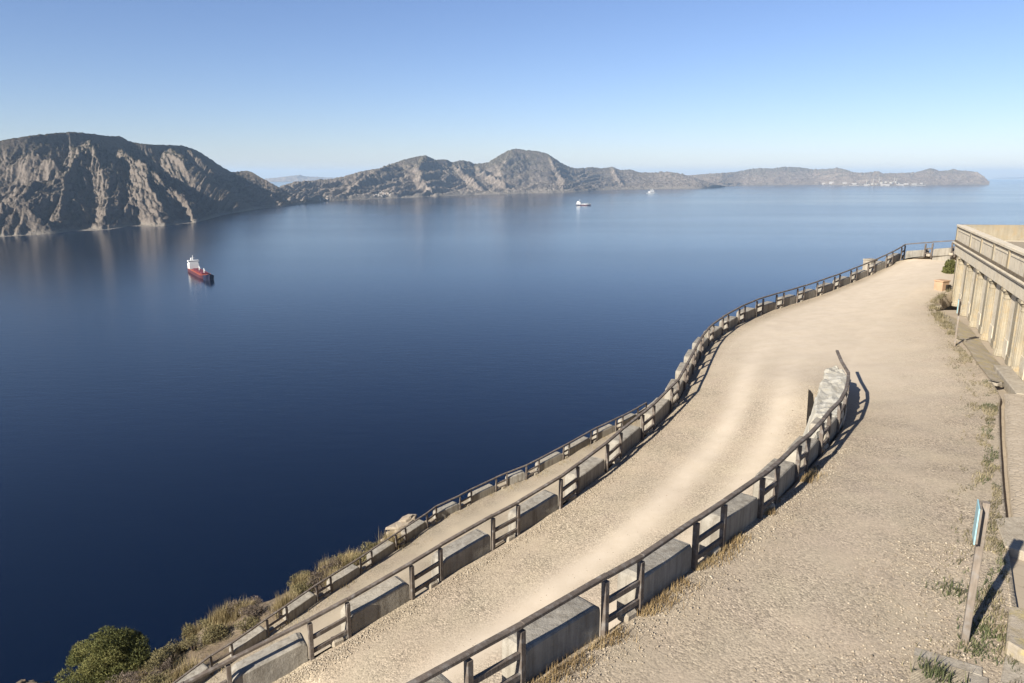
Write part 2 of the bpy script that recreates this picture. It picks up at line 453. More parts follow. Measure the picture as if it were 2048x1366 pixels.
# the first seam station has different neighbours on both sides: copy the road edge onto the terrace edge
kr, kt = 10 * 14, 11 * 14
Vt[kt:, 0, :] = Vr[kr:, -1, :]
def rough_ground(V, edge=None):
    x, y = V[..., 0], V[..., 1]
    d = .022 * fbm(x * .45, y * .45, 2, 5) + .006 * fbm(x * 2.2, y * 2.2, 3, 9)
    V[..., 2] += d
rough_ground(Vr); rough_ground(Vt)
# wear: vehicle tracks down the road, a broad worn fan where it meets the terrace
def band(a, c, w): return np.exp(-((a - c) / w) ** 2)
aa = Ar[None, :] * np.ones((len(S_road), 1)); ss = S_road[:, None] * np.ones((1, len(Ar)))
merge = np.clip((ss - 9) / 3, 0, 1)
w_r = (.85 * band(aa, .42, .085) + .75 * band(aa, .70, .09) + .06) * (1 - merge) + merge * (.75 + .2 * band(aa, .5, .25))
w_r *= np.clip((aa - .06) / .12, 0, 1) * (1 - .85 * (1 - merge) * np.clip((aa - .85) / .1, 0, 1))
at_ = At[None, :] * np.ones((len(S_terr), 1)); st_ = S_terr[:, None] * np.ones((1, len(At)))
m2 = np.clip((st_ - 9) / 3, 0, 1)
w_t = (.16 * band(at_, .45, .25)) * (1 - m2) + m2 * ((1 - at_) * .55 + .25) * np.clip((.93 - at_) / .2, 0, 1)
nr = Vr.shape[0] * Vr.shape[1]
# terrace edge face: a vertical skirt on the road side and on the drain side
sk = Vt[:kt + 1, 0, :].copy(); sk_b = sk.copy(); sk_b[:, 2] -= 4.9
dk = Vt[:, -1, :].copy(); dk_b = dk.copy(); dk_b[:, 2] -= 1.0
allv = np.concatenate([Vr.reshape(-1, 3), Vt.reshape(-1, 3), sk_b, dk_b])
fr = grid_faces(len(S_road), len(Ar), True); ft = grid_faces(len(S_terr), len(At), True) + nr
b0 = nr + Vt.shape[0] * Vt.shape[1]
i = np.arange(kt); skf = np.stack([nr + i * 60, b0 + i, b0 + i + 1, nr + (i + 1) * 60], -1)
b1 = b0 + len(sk_b); i = np.arange(len(S_terr) - 1)
dkf = np.stack([nr + i * 60 + 59, nr + (i + 1) * 60 + 59, b1 + i + 1, b1 + i], -1)
wear = np.concatenate([w_r.ravel(), w_t.ravel(), np.zeros(len(sk_b) + len(dk_b))])
ro = mesh_np('road', allv, np.concatenate([fr, ft, skf, dkf]), M['road'], smooth=True, attrs={'wear': wear})
bm = bmesh.new(); bm.from_mesh(ro.data); bmesh.ops.remove_doubles(bm, verts=bm.verts[:], dist=1e-4); bm.to_mesh(ro.data); bm.free()
tag(ro, kind='structure')

# ------------------------------------------------------------------ hillside, lower road
def left_normal(pts):
    pts = np.array(pts, float); t = np.gradient(pts[:, :2], axis=0); t /= np.linalg.norm(t, axis=1)[:, None]
    return np.stack([-t[:, 1], t[:, 0]], -1)
def res_line(pts, n):
    pts = np.array([tuple(p) for p in pts], float); s = np.r_[0, np.cumsum(np.linalg.norm(np.diff(pts, axis=0), axis=1))]
    q = np.linspace(0, s[-1], n); return np.stack([np.interp(q, s, pts[:, k]) for k in range(3)], -1)
def smooth_line(p, k=3):
    for _ in range(k):
        q = p.copy(); q[1:-1] = (p[:-2] + 2 * p[1:-1] + p[2:]) / 4; p = q
    return p
a_dir = (AW[1] - AW[0]).normalized(); a_end = (AW[-1] - AW[-3]).normalized()
A_line = [AW[0] - a_dir * 14 - Vector((0, 0, 1)), AW[0] - a_dir * 6] + AW + [AW[-1] + a_end * 5 + Vector((0, 0, .7)), AW[-1] + a_end * 10 + Vector((0, 0, 1.4))]
NA = 150
Al = smooth_line(res_line(A_line, NA), 6); An = left_normal(Al)
# lower road strip, 4.6 m wide, on the camera side of the outer parapet
lo_l = Al.copy(); lo_r = Al.copy(); lo_r[:, :2] -= An * 5.2; lo_r[:, 2] += .1; lo_l[:, :2] += An * .8
g = np.linspace(0, 1, 26)[None, :, None]
V = lo_l[:, None, :] * (1 - g) + lo_r[:, None, :] * g
V[..., 2] += .05 * fbm(V[..., 0] * .5, V[..., 1] * .5, 3, 3)
gg = (g[..., 0] * np.ones((NA, 1)))
o = mesh_np('lower_road', V.reshape(-1, 3), grid_faces(NA, 26, True), M['low'], smooth=True,
            attrs={'wear': (.8 * band(gg, .45, .12) + .6 * band(gg, .75, .12)).ravel()})
tag(o, kind='structure')
vs, fs = [], []
def add_rows(rows):
    """rows: list of (n,3) arrays from inner to outer"""
    b = sum(len(x) for x in vs); n = len(rows[0]); R = np.stack(rows, 1)
    vs.append(R.reshape(-1, 3)); fs.append(grid_faces(n, len(rows)) + b)
# outer slope below the lower parapet, down to the sea
shoulder = np.interp(np.linspace(0, 1, NA), [0, .30, .42, .52, 1], [1, 1, .8, .1, 0])
rows = []
for d, dz in [(-.2, .0), (.7, .12), (1.6, .35), (2.8, .65), (4.2, 1.15), (6, 2.1), (8, 3.7), (10, 6.5), (14, 14), (22, 28), (40, 58), (80, 118), (170, 215)]:
    r = Al.copy(); r[:, :2] += An * d
    amp = .1 if d < 1 else .28 + d * .02
    r[:, 2] -= dz + (1 - shoulder) * (0 if d < .5 else min(d, 5) * .9)
    if d > .5:
        r[:, 2] += amp * fbm(r[:, 0] * .35, r[:, 1] * .35, 4, 21); r[:, :2] += An * (fbm(r[:, 0] * .2, r[:, 1] * .2, 3, 31) * min(d * .12, 8))[:, None]
    if d > 100: r[:, 2] = SEA - 3
    rows.append(r)
add_rows(rows[::-1])
# bank between middle parapet and lower road
B_in = [Vector((-14, 9.5, -5.2))] + [bu(u) for u in (455, 618, 823, 1036, 1156, 1242, 1308, 1344, 1357, 1379, 1396, 1429, 1471)]
Bl = smooth_line(res_line(B_in, NA), 3); Bn = left_normal(Bl); Bl2 = Bl.copy(); Bl2[:, :2] += Bn * .25; Bl2[:, 2] -= .15
rows = []
for k, f in enumerate(np.linspace(0, 1, 10)):
    f2 = f ** .8
    r = Bl2 * (1 - f2) + lo_r * f2; r[:, 2] = Bl2[:, 2] * (1 - f ** .55) + lo_r[:, 2] * f ** .55 - .02
    if 0 < k < 9: r[:, 2] += .25 * fbm(r[:, 0] * .4, r[:, 1] * .4, 3, 41)
    rows.append(r)
add_rows(rows[::-1])
# seaward slope of the upper stretch
B_far = [bu(u) for u in (1344, 1379, 1411, 1440, 1490, 1542, 1600, 1648, 1700, 1753, 1798, 1811, 1866, 1913)]
e = B_far[-1]
B_far += [e + Vector((8, -1, .1)), e + Vector((22, -12, -.5)), e + Vector((38, -40, -2)), e + Vector((40, -75, -4))]
Fl = smooth_line(res_line(B_far, NA), 2); Fn = left_normal(Fl)
rows = []
for d, dz in [(-.1, .02), (.3, .15), (.55, 1.2), (1.2, 3.0), (2.2, 5), (5, 9), (9, 14), (16, 23), (35, 46), (80, 112), (170, 215)]:
    r = Fl.copy(); r[:, :2] += Fn * d; r[:, 2] -= dz
    if d > 1: r[:, 2] += (.2 + d * .04) * fbm(r[:, 0] * .2, r[:, 1] * .2, 4, 51)
    if d > 100: r[:, 2] = SEA - 3
    rows.append(r)
add_rows(rows[::-1])
# the lower road runs on round the hill, under the upper stretch
te = np.linspace(0, 48, 40)[:, None]; de = Al[-1] - Al[-4]; de = de / np.linalg.norm(de[:2])
El = Al[-1] + te * np.array([de[0], de[1], .10]); En = np.repeat(An[-2:-1], 40, 0)
rows = []
for d, dz in [(-5.2, -.1), (-2.2, .0), (.8, .0)]:
    r = El.copy(); r[:, :2] += En * d; r[:, 2] -= dz; rows.append(r)
R3 = np.stack(rows[::-1], 1)
o = mesh_np('lower_road', R3.reshape(-1, 3), grid_faces(40, 3, True), M['low'], smooth=True, attrs={'wear': np.zeros(120)}); tag(o, kind='structure')
rows = []
for d, dz in [(.7, .05), (1.4, 1.5), (3, 4), (8, 12), (25, 40), (80, 118), (170, 215)]:
    r = El.copy(); r[:, :2] += En * d; r[:, 2] -= dz
    if d > 1: r[:, :2] += En * (fbm(r[:, 0] * .2, r[:, 1] * .2, 3, 31) * min(d * .12, 8))[:, None]
    if d > 100: r[:, 2] = SEA - 3
    rows.append(r)
add_rows(rows[::-1])
o = mesh_np('hillside', np.concatenate(vs), np.concatenate(fs), M['slope'], smooth=True); tag(o, kind='structure')

# ------------------------------------------------------------------ railings and parapet blocks
ORD = ['first', 'second', 'third', 'fourth', 'fifth', 'sixth', 'seventh', 'eighth', 'ninth', 'tenth', 'eleventh', 'twelfth', 'thirteenth', 'fourteenth', 'fifteenth', 'sixteenth', 'seventeenth', 'eighteenth', 'nineteenth', 'twentieth', 'twenty-first', 'twenty-second', 'twenty-third', 'twenty-fourth', 'twenty-fifth', 'twenty-sixth', 'twenty-seventh', 'twenty-eighth', 'twenty-ninth', 'thirtieth', 'thirty-first', 'thirty-second']
def block_mesh(p, q, right, thick_r, thick_l, h, down, name, matr):
    """solid parapet block from p to q (ground points): rounded upper ends, chamfered edges"""
    p, q = Vector(p), Vector(q); d = q - p; L = d.length; r = min(.17, L * .2)
    prof = [(0, -down)]
    for k in range(6):
        a = math.pi - k / 5 * math.pi / 2; prof.append((r + r * math.cos(a), h - r + r * math.sin(a)))
    for k in range(6):
        a = math.pi / 2 - k / 5 * math.pi / 2; prof.append((L - r + r * math.cos(a), h - r + r * math.sin(a)))
    prof.append((L, -down))
    bm = bmesh.new(); dn = d.normalized()
    dh = Vector((dn.x, dn.y, 0)).normalized()
    a = []; b = []
    for s, z in prof:
        base = p + dn * s + Vector((0, 0, z)) + Vector((0, 0, random.uniform(-.013, .013)))
        a.append(bm.verts.new(base + right * thick_r)); b.append(bm.verts.new(base - right * thick_l))
    n = len(prof)
    bm.faces.new(a[::-1]); bm.faces.new(b)
    for k in range(n): bm.faces.new([a[k], a[(k + 1) % n], b[(k + 1) % n], b[k]])
    bmesh.ops.recalc_face_normals(bm, faces=bm.faces[:])
    ed = [e for e in bm.edges if {v in a for v in e.verts} == {True} and {v.index for v in e.verts} is not None and e.link_faces and any(len(f.verts) > 4 for f in e.link_faces)]
    ed += [e for e in bm.edges if all(v in b for v in e.verts)]
    bmesh.ops.bevel(bm, geom=list(set(ed)), offset=.028, segments=1, affect='EDGES', clamp_overlap=True)
    me = bpy.data.meshes.new(name); c = (p + q) / 2
    for v in bm.verts: v.co -= c
    bm.to_mesh(me); bm.free(); me.materials.append(matr)
    o = bpy.data.objects.new(name, me); o.location = c
    return link(o)

def railing(posts, label, blk_label, blk_group, w=.104, overhang=None, blk_h=.56, thick=.55, down=.5, mats=None):
    """posts: ordered ground points; posts[2k],posts[2k+1] bound a gap, blocks stand between the pairs"""
    root = empty('wooden_railing', posts[0], label, 'railing')
    up = Vector((0, 0, 1))
    wm = M['wood']
    bi = 0; nb = (len(posts) - 2) // 2
    dirs = []
    for k, p in enumerate(posts):
        a = posts[max(0, k - 1)]; b = posts[min(len(posts) - 1, k + 1)]; d = (b - a); d.z = 0; dirs.append(d.normalized())
    for k, p in enumerate(posts):
        d = dirs[k]; right = Vector((d.y, -d.x, 0))
        lean = Vector((random.uniform(-.02, .02), random.uniform(-.02, .02), 0))
        m = MB(); m.frame(p + up * (RAIL / 2 - .14) + lean * .3, d, right, (up + lean * .5).normalized(), w, w, RAIL + .16)
        m.build('post', wm, root, .008)
    for k in range(len(posts) - 1):
        p, q = posts[k], posts[k + 1]; d = (q - p); dh = Vector((d.x, d.y, 0)).normalized(); right = Vector((dh.y, -dh.x, 0))
        m = MB(); jit = Vector((0, 0, random.uniform(-.012, .012)))
        m.beam(p + up * (RAIL + .035) + jit, q + up * (RAIL + .035) + jit * .4, w * 1.02, .078, .02); m.build('top_rail', wm, root, .012)
        if k % 2 == 0:
            for z in (.58, .20):
                m = MB(); m.beam(p + up * z + d.normalized() * w * .5, q + up * z - d.normalized() * w * .5, .07, .11); m.build('cross_rail', wm, root, .006)
            f = MB(); f.frame(q - dh * .30 - right * .05 + up * .0, dh, right, up, .34, .26, .22); f.build('post_footing', M['slab'], root, .05)
        elif bi < 400:
            L = (q - p).length
            if L < .6: bi += 1; continue
            o = block_mesh(p + d.normalized() * (w * .5 + .02), q - d.normalized() * (w * .5 + .02), right, -.015 + random.uniform(-.02, .01), thick + .03, blk_h + random.uniform(-.035, .03), down, 'parapet_block', M['block'])
            tag(o, blk_label(bi), 'parapet block', blk_group); bi += 1
    if overhang:
        pts = [posts[-1] + up * (RAIL + .035)] + overhang
        for a, b in zip(pts, pts[1:]):
            m = MB(); m.beam(a, b, w * 1.02, .078, .05); m.build('top_rail', wm, root, .012)
    return root

# inner railing (edge of the upper terrace)
cw = {u: CW[i] for i, (u, v) in enumerate(C_PX)}
c_step = (cw[936.7] - cw[1044]).normalized()
c_posts = [cw[1044] + c_step * 3.0, cw[1044] + c_step * 2.95 + c_step * 1.0][::-1]
c_posts = [cw[1044] + c_step * 3.95, cw[1044] + c_step * 2.97] + [cw[u] for u in (936.7, 1044, 1212.6, 1283.4, 1394, 1450, 1526, 1556, 1599, 1617, 1646, 1660.7, 1681, 1691.5)]
oh = [cw[1696.6] + Vector((0, 0, RAIL + .035)), CW[-3] + Vector((0, 0, RAIL + .035)), CW[-2] + Vector((0, 0, RAIL + .035)), CW[-1] + Vector((0, 0, RAIL + .035))]
c_posts.append(CW[15]); 
railing(c_posts, 'nearest brown timber railing, curving along the edge of the upper gravel terrace', lambda i: 'grey concrete parapet block under the nearest railing, %s from the foot of the picture' % ORD[i], 'parapet blocks under the nearest railing', w=.108, overhang=oh[1:], down=.45)

# middle railing
def walk(poly, n_per, gap):
    """gap/block posts at equal periods along a polyline"""
    P = res_line(poly, 400); s = np.r_[0, np.cumsum(np.linalg.norm(np.diff(P, axis=0), axis=1))]
    per = s[-1] / n_per; out = []
    for k in range(n_per):
        for x in (k * per + (per - gap), (k + 1) * per):
            out.append(Vector([np.interp(x, s, P[:, j]) for j in range(3)]))
    return out, per
bw = {u: BW[i] for i, (u, v) in enumerate(B_PX)}
near_u = (618.5, 694, 823.6, 881, 986, 1036, 1122, 1156, 1215, 1242, 1286.6, 1308.6, 1344, 1357.4)
b0_ = bw[455]; bd = (bw[455] - bw[618.5]).normalized()
b_posts = [b0_ + bd * 3.95, b0_ + bd * 2.97, b0_ + bd * .98, b0_] + [bw[u] for u in near_u]
i0 = [u for u, _ in B_PX].index(1357.4); i1 = [u for u, _ in B_PX].index(1810.7)
mid_poly = smooth_line(res_line(BW[i0:i1 + 1], 60), 4)
mid_len = float(np.sum(np.linalg.norm(np.diff(mid_poly, axis=0), axis=1)))
NP = max(1, round(mid_len / 2.82))
wk, per = walk(mid_poly, NP, .92)
b_posts += wk[:-1] + [wk[-1]]
e0 = wk[-1]; e1 = BW[-2]; e2 = BW[-1]
b_posts_end = [e0, e0.lerp(e1, .28), e0.lerp(e1, .93), e1.lerp(e2, .1), e2 - (e2 - e1).normalized() * .4, e2]
# pairs must stay gap,gap | block between: last walked post closes a gap, next leg starts with a block
b_posts += [e0.lerp(e1, .75), e0.lerp(e1, 1.0), e1.lerp(e2, .85), e2]
railing(b_posts, 'long middle brown timber railing, snaking along the seaward edge of the gravel road', lambda i: 'grey concrete parapet block under the long middle railing, %s from the foot of the picture' % ORD[i], 'parapet blocks under the middle railing', down=1.1)

# outer railing (lower road)
ai = [i for i in range(1, len(AW))]
a_posts = [AW[1] - a_dir * 3.95, AW[1] - a_dir * 3.0] + [AW[i] for i in ai]
if len(a_posts) % 2: a_posts = a_posts + [AW[-1] + a_end * 1.0]
railing(a_posts, 'lowest brown timber railing, along the sea edge of the lower road', lambda i: 'grey concrete parapet block under the lowest outer railing, %s from the foot of the picture' % ORD[i], 'parapet blocks under the outer railing', down=.9)

# end block of the inner parapet, wide and tapering
px = [(1652, 738), (1672, 729), (1692, 745), (1697, 768), (1694, 800), (1680, 826), (1658, 846), (1634, 862), (1629, 830), (1632, 800), (1643, 765)]
poly = [at(u, v, .42) for u, v in px]
poly = [(q.x, q.y) for q in poly]
NB = []
cx_, cy_ = sum(q[0] for q in poly) / len(poly), sum(q[1] for q in poly) / len(poly)
for q in poly:
    k_ = max(0, (1.0 * (cx_ - q[0]) + .35 * (q[1] - cy_)))
    NB.append((q[0] - min(.55, .75 * k_), q[1] + .02))
m = MB(); n_ = len(poly)
m.add([(x, y, -1.4) for x, y in NB] + [(x, y, .42) for x, y in poly], [list(range(n_)), list(range(n_, 2 * n_))[::-1]] + [[i, n_ + i, n_ + (i + 1) % n_, (i + 1) % n_] for i in range(n_)])

o = m.build('parapet_end', M['nose'], None, .05)
bm = bmesh.new(); bm.from_mesh(o.data); bmesh.ops.triangulate(bm, faces=bm.faces[:])
for _ in range(3): bmesh.ops.subdivide_edges(bm, edges=[e for e in bm.edges if e.calc_length() > .16], cuts=1, use_grid_fill=True)
bmesh.ops.triangulate(bm, faces=bm.faces[:]); bm.normal_update()
for v in bm.verts:
    h_ = float(fbm(np.array([v.co.x * 2.1 + v.co.z]), np.array([v.co.y * 2.1 - v.co.z * 1.3]), 4, 88)[0]); v.co += v.normal * h_ * .075
bm.to_mesh(o.data); bm.free()
tag(o, 'broad whitewashed concrete nose closing the end of the nearest parapet', 'parapet end')
# black slab painted in for the shade of the narrow slot beside it
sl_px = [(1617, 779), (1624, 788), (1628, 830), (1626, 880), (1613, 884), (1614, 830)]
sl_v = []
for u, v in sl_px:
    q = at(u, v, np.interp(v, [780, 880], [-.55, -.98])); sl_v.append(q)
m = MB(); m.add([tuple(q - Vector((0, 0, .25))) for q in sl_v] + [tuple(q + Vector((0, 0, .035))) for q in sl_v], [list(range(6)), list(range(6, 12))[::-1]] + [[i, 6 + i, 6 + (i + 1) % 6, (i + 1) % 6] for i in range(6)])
o = m.build('slot_shade', M['interior']); tag(o, 'narrow black slab standing in for slot shade beside the pale end of the nearest parapet', 'drain')

# stone lookout plinth beyond the railing
c = atY(1741, 519, 60.5) - Vector((0, 0, .95))
m = MB(); m.box(c, (.85, .75, 1.8), .5); m.box(c + Vector((0, 0, .95)), (.92, .82, .1), .5); o = m.build('stone_plinth', M['slab'], None, .03)
tag(o, 'pale square stone plinth standing just outside the far end of the middle railing', 'plinth')

# ------------------------------------------------------------------ sunken walk, recess and slabs along the right edge
def quad_slab(name, pts, z0, z1, matr, bevel=.02):
    a = sum(pts[i][0] * pts[(i + 1) % len(pts)][1] - pts[(i + 1) % len(pts)][0] * pts[i][1] for i in range(len(pts)))
    m = MB(); m.prism(pts if a > 0 else pts[::-1], z0, z1); return m.build(name, matr, None, bevel)
# paved walk floor at the foot of the colonnade and beyond it
walk_l = [tuple(p) for p in Vt[::7, -1, :]]
Wl = np.array([p for p in walk_l if p[1] > 7 and p[1] < 47])
Wl[:, 2] = np.interp(Wl[:, 1], [7, 14.5, 15.8, 25.5, 28, 47], [-.16, -.16, -.26, -.26, -.38, -.38])
Wr = Wl.copy(); Wr[:, 0] += np.interp(Wl[:, 1], [7, 26, 47], [9, 7, 4.4]); Wr[:, 1] += 0
Wl2 = Wl.copy(); Wl2[:, 0] -= .06
gW = np.linspace(0, 1, 8)[None, :, None]; Vw = Wl2[:, None] * (1 - gW) + Wr[:, None] * gW
def pave_mat():
    t = NT('paved_walk'); p = t.pos()
    br = t.n('ShaderNodeTexBrick', {'Vector': t.mapping(p, (1, 1, 1), (0, 0, math.radians(57))), 'Color1': (.30, .25, .185, 1), 'Color2': (.26, .215, .16, 1), 'Mortar': (.20, .165, .12, 1), 'Scale': 1.0, 'Mortar Size': .014, 'Brick Width': .9, 'Row Height': .45})
    n = t.noise(p, 1.5, 6, .65)
    c = t.mix(t.mr(n, .35, .68), br.outputs['Color'], (.31, .26, .195))
    c = t.mix(t.mr(t.noise(p, .5, 4), .5, .7, 0, .6), c, (.255, .215, .172))
    return t.done(c, .93, t.bump(n, .4, .03), .1)
M['pave'] = pave_mat()
o = mesh_np('pavement', Vw.reshape(-1, 3), grid_faces(len(Wl), 8, True), M['pave'], smooth=False); tag(o, kind='structure')
mw = np.array([p for p in walk_l if 15.6 < p[1] < 26.2])
def rubble_mat():
    t = NT('rubble_masonry'); p = t.pos()
    v = t.n('ShaderNodeTexVoronoi', {'Vector': t.mapping(p, (1, 1, 1), (0, 0, .9)), 'Scale': 4.5}, feature='DISTANCE_TO_EDGE')
    v2 = t.n('ShaderNodeTexVoronoi', {'Vector': t.mapping(p, (1, 1, 1), (0, 0, .9)), 'Scale': 4.5}); n = t.noise(p, 6, 6, .7)
    r = t.n('ShaderNodeSeparateColor', {'Color': v2.outputs['Color']}).outputs[0]
    c = t.mix(r, (.30, .25, .185), (.345, .29, .22)); c = t.mix(t.mr(n, .45, .75, 0, .5), c, (.25, .2, .145))
    c = t.mix(t.mr(v.outputs['Distance'], .0, .05, .35, 0), c, (.25, .205, .15))
    return t.done(c, .95, t.bump(t.math('ADD', t.mr(v.outputs['Distance'], 0, .1), t.math('MULTIPLY', n, .9)), .5, .025), .1)
M['rubble'] = rubble_mat()
vm = []
for k, p in enumerate(mw):
    for o_, z_ in ((.17, -.5), (.16 + random.uniform(-.02, .02), .03 + random.uniform(-.03, .03)), (.55, .07 + random.uniform(-.02, .02)), (1.0, .06), (1.5 + random.uniform(-.05, .05), .05), (1.55, -.5)): vm.append((p[0] + o_ * .84, p[1] - o_ * .54, p[2] + z_))
o = mesh_np('masonry_wall', vm, grid_faces(len(mw), 6, True), M['rubble']); tag(o, 'broad low rubble masonry wall at the right edge, right of the dark slot', 'wall')
# sloping yellowish bank between terrace and walk
bk = [(p, w) for p, w in zip(np.array(walk_l), [None] * len(walk_l)) if 27.5 < p[1] < 45]
vsb = []
for k, (p, _) in enumerate(bk):
    r = .12 * math.sin(k * 1.7) + .1 * random.random()
    vsb += [(p[0] - .05, p[1], p[2] - .015), (p[0] + .5 + r * .3, p[1] - .15, p[2] - .14), (p[0] + 1.15 + r, p[1] - .35, -.40)]
o = mesh_np('bank', vsb, grid_faces(len(bk), 3, True), M['lichen'], smooth=True); tag(o, kind='structure')
# concrete slabs by the near recess
qa = [at(1990, 1037, .04), at(2010, 1093, .04), at(2075, 1112, .04), at(2075, 1030, .04)]
o = quad_slab('concrete_slab', [(q.x, q.y) for q in qa], -.5, .05, M['slab']); tag(o, 'flat grey concrete slab crossed by the tip of the sign shadow, at the right edge', 'slab')
qb = [at(2019, 1213, .22), at(2013, 1284, .22), at(2045, 1303, .22), at(2085, 1316, .22), at(2085, 1222, .22)]
o = quad_slab('concrete_block', [(q.x, q.y) for q in qb], -.5, .24, M['lichen'], .03); tag(o, 'low concrete block with yellow lichen edge beside green weeds, right of the sign', 'block')
qc = [at(2012, 1300, .0), at(2000, 1366, .0), at(2052, 1390, .0), at(2060, 1310, .0)]
o = quad_slab('concrete_ramp', [(q.x, q.y) for q in qc], -.6, .012, M['slab']); tag(o, 'narrow concrete ramp strip in the bottom right corner, below the lichen block', 'ramp')

# drain openings along the bank
for k, (u, v) in enumerate(((1873, 612), (1920, 681), (1988, 766))):
    c = at(u, v, -.05)
    nm = ['far', 'middle', 'near'][k]
    r = empty('drain_opening', c, ['small dark drain opening by the far end of the sunken walk', 'small dark drain opening beside the shadow of the far sign', 'small dark drain opening just beyond the long narrow shadow slot'][k], 'drain', 'drain openings along the sunken walk')
    m = MB(); t_ = math.radians(-66)
    for sx in (-1, 1): m.box(c + Vector((math.cos(t_) * .21 * sx, math.sin(t_) * .21 * sx, 0)), (.04, .30, .12), t_)
    for sy in (-1, 1): m.box(c + Vector((-math.sin(t_) * .14 * sy, math.cos(t_) * .14 * sy, 0)), (.376, .03, .118), t_)
    m.build('drain_frame', M['slab'], r, .006)
    m = MB(); m.prism([tuple((c + Matrix.Rotation(t_, 3, 'Z') @ Vector(q)).xy) for q in ((-.19, -.13, 0), (.19, -.13, 0), (.19, .13, 0), (-.19, .13, 0))], c.z - .1, c.z + .052); m.build('dark_opening', M['interior'], r)

# ------------------------------------------------------------------ information signs (post + panel, seen edge on)
def sign(base, h, label, w=.12, lean=0.0):
    r = empty('information_sign', base, label, 'sign', 'timber information signs along the sunken walk')
    dirw = Vector((math.sin(math.radians(209)), math.cos(math.radians(209)), 0)); nrm = Vector((-dirw.y, dirw.x, 0))
    if nrm.x > 0: nrm = -nrm
    up = (Vector((0, 0, 1)) + Vector((math.sin(lean), 0, 0))).normalized()
    m = MB(); m.frame(Vector(base) + up * (h / 2 - .1), dirw, nrm, up, w, w * .9, h + .2); m.build('sign_post', M['woodgrey'], r, .008)
    c = Vector(base) + up * (h - .33) + nrm * (w * .5 + .02) + dirw * .12
    m = MB(); m.frame(c, dirw, nrm, up, .40, .035, .62); m.build('sign_board', M['woodgrey'], r, .004)
    m = MB(); m.frame(c + nrm * .03, dirw, nrm, up, .42, .02, .64); m.build('sign_sheet', M['cyan'], r, .003)
    return r
sign(at(1929, 1283, 0), 2.62, 'tall timber post with a pale cyan edged panel near the bottom right, nearest sign', .125)
sign(at(1909, 691, 0), 2.25, 'slim timber sign post standing by the colonnade, far along the sunken walk', .09)

# ------------------------------------------------------------------ drain grate with a weed growing through it
gc = [at(1797, 1325, .0), at(1822, 1302, .0), at(1965, 1330, .0), at(1960, 1375, .0), at(1930, 1410, .0), at(1780, 1390, .0)]
r = empty('drain_grate', gc[0], 'square iron drain grate in a pale concrete surround at the bottom right', 'drain grate')
gu = (at(1930, 1343, 0) - at(1828, 1312, 0)); gu.normalize(); gv = (at(1800, 1352, 0) - at(1828, 1312, 0)); gv = gv - gu * gv.dot(gu); gv.normalize()
g0 = at(1827, 1313, .0)
Z = Vector((0, 0, 1))
m = MB()
Lg, Wg = .78, .95
for o_, sx, sy in ((gu * (Lg / 2 + .1) - gv * .13, Lg + .2, .26), (gu * (Lg + .14) + gv * (Wg / 2), .28, Wg)):
    m.frame(g0 + o_ + Z * .0, gu, gv, Z, sx, sy, .055 + .002 * random.random())
m.build('grate_surround', M['slab'], r, .012)
m = MB(); m.frame(g0 + gu * (Lg / 2) + gv * (Wg / 2) - Z * .0, gu, gv, Z, Lg, Wg, .03); m.build('grate_pit', M['interior'], r)
m = MB()
for k in range(22): m.frame(g0 + gu * (Lg / 2) + gv * (Wg * (k + .5) / 22) + Z * .036, gu, gv, Z, Lg, .02, .016)
for k in range(7): m.frame(g0 + gu * (Lg * (k + .5) / 7) + gv * (Wg / 2) + Z * .03, gu, gv, Z, .012, Wg, .012)
m.build('grate_bars', M['iron'], r)

# ------------------------------------------------------------------ building with colonnade
Z0 = -.36
FO = at(1903, 601, Z0)                                    # far corner of the facade
td = Vector((math.sin(math.radians(204.0)), math.cos(math.radians(204.0)), 0))   # along the facade, towards the camera
nd = Vector((math.sin(math.radians(294.0)), math.cos(math.radians(294.0)), 0))   # outwards
bd_ = Vector((math.sin(math.radians(98)), math.cos(math.radians(98)), 0))        # along the far end wall
LF = 24.5
bld = empty('colonnaded_building', FO, 'cream stone battery building with fluted columns and a panelled roof parapet, right edge', 'building')
def fb(m, s0, s1, n0, n1, z0, z1):
    c = FO + td * ((s0 + s1) / 2) + nd * ((n0 + n1) / 2); c.z = (z0 + z1) / 2
    m.frame(c, td, nd, Z, abs(s1 - s0), abs(n1 - n0), abs(z1 - z0)); return m
col_s = [2.3 + 3.66 * k for k in range(6)]
m = MB(); fb(m, 0, LF, -1.0, -.08, Z0 - .2, 2.72)
m.frame(FO + bd_ * 5 - nd * .5 + td * .16 + Z * 2.0, bd_, Vector((-bd_.y, bd_.x, 0)), Z, 10, .3, 4.2)
m.build('wall', M['facade'], bld)
for k in range(6):                       # wide pilasters between the columns, on the back wall
    m = MB(); s_ = col_s[k] - 1.83; fb(m, s_ - .30, s_ + .30, -.077, -.0, Z0, 2.62); fb(m, s_ - .36, s_ + .36, -.074, .04, Z0 - .01, .02); m.build('pilaster', M['colstone'], bld, .015)
m = MB(); fb(m, -.02, .55, -.15, .06, Z0, 2.75); m.build('corner_pier', M['colstone'], bld, .015)
for k in range(6):
    m = MB(); s_ = col_s[k]; fb(m, s_ - 1.05, s_ + 1.05, -.078, -.04, Z0, .55); m.build('sill_panel', M['facade'], bld, .02)
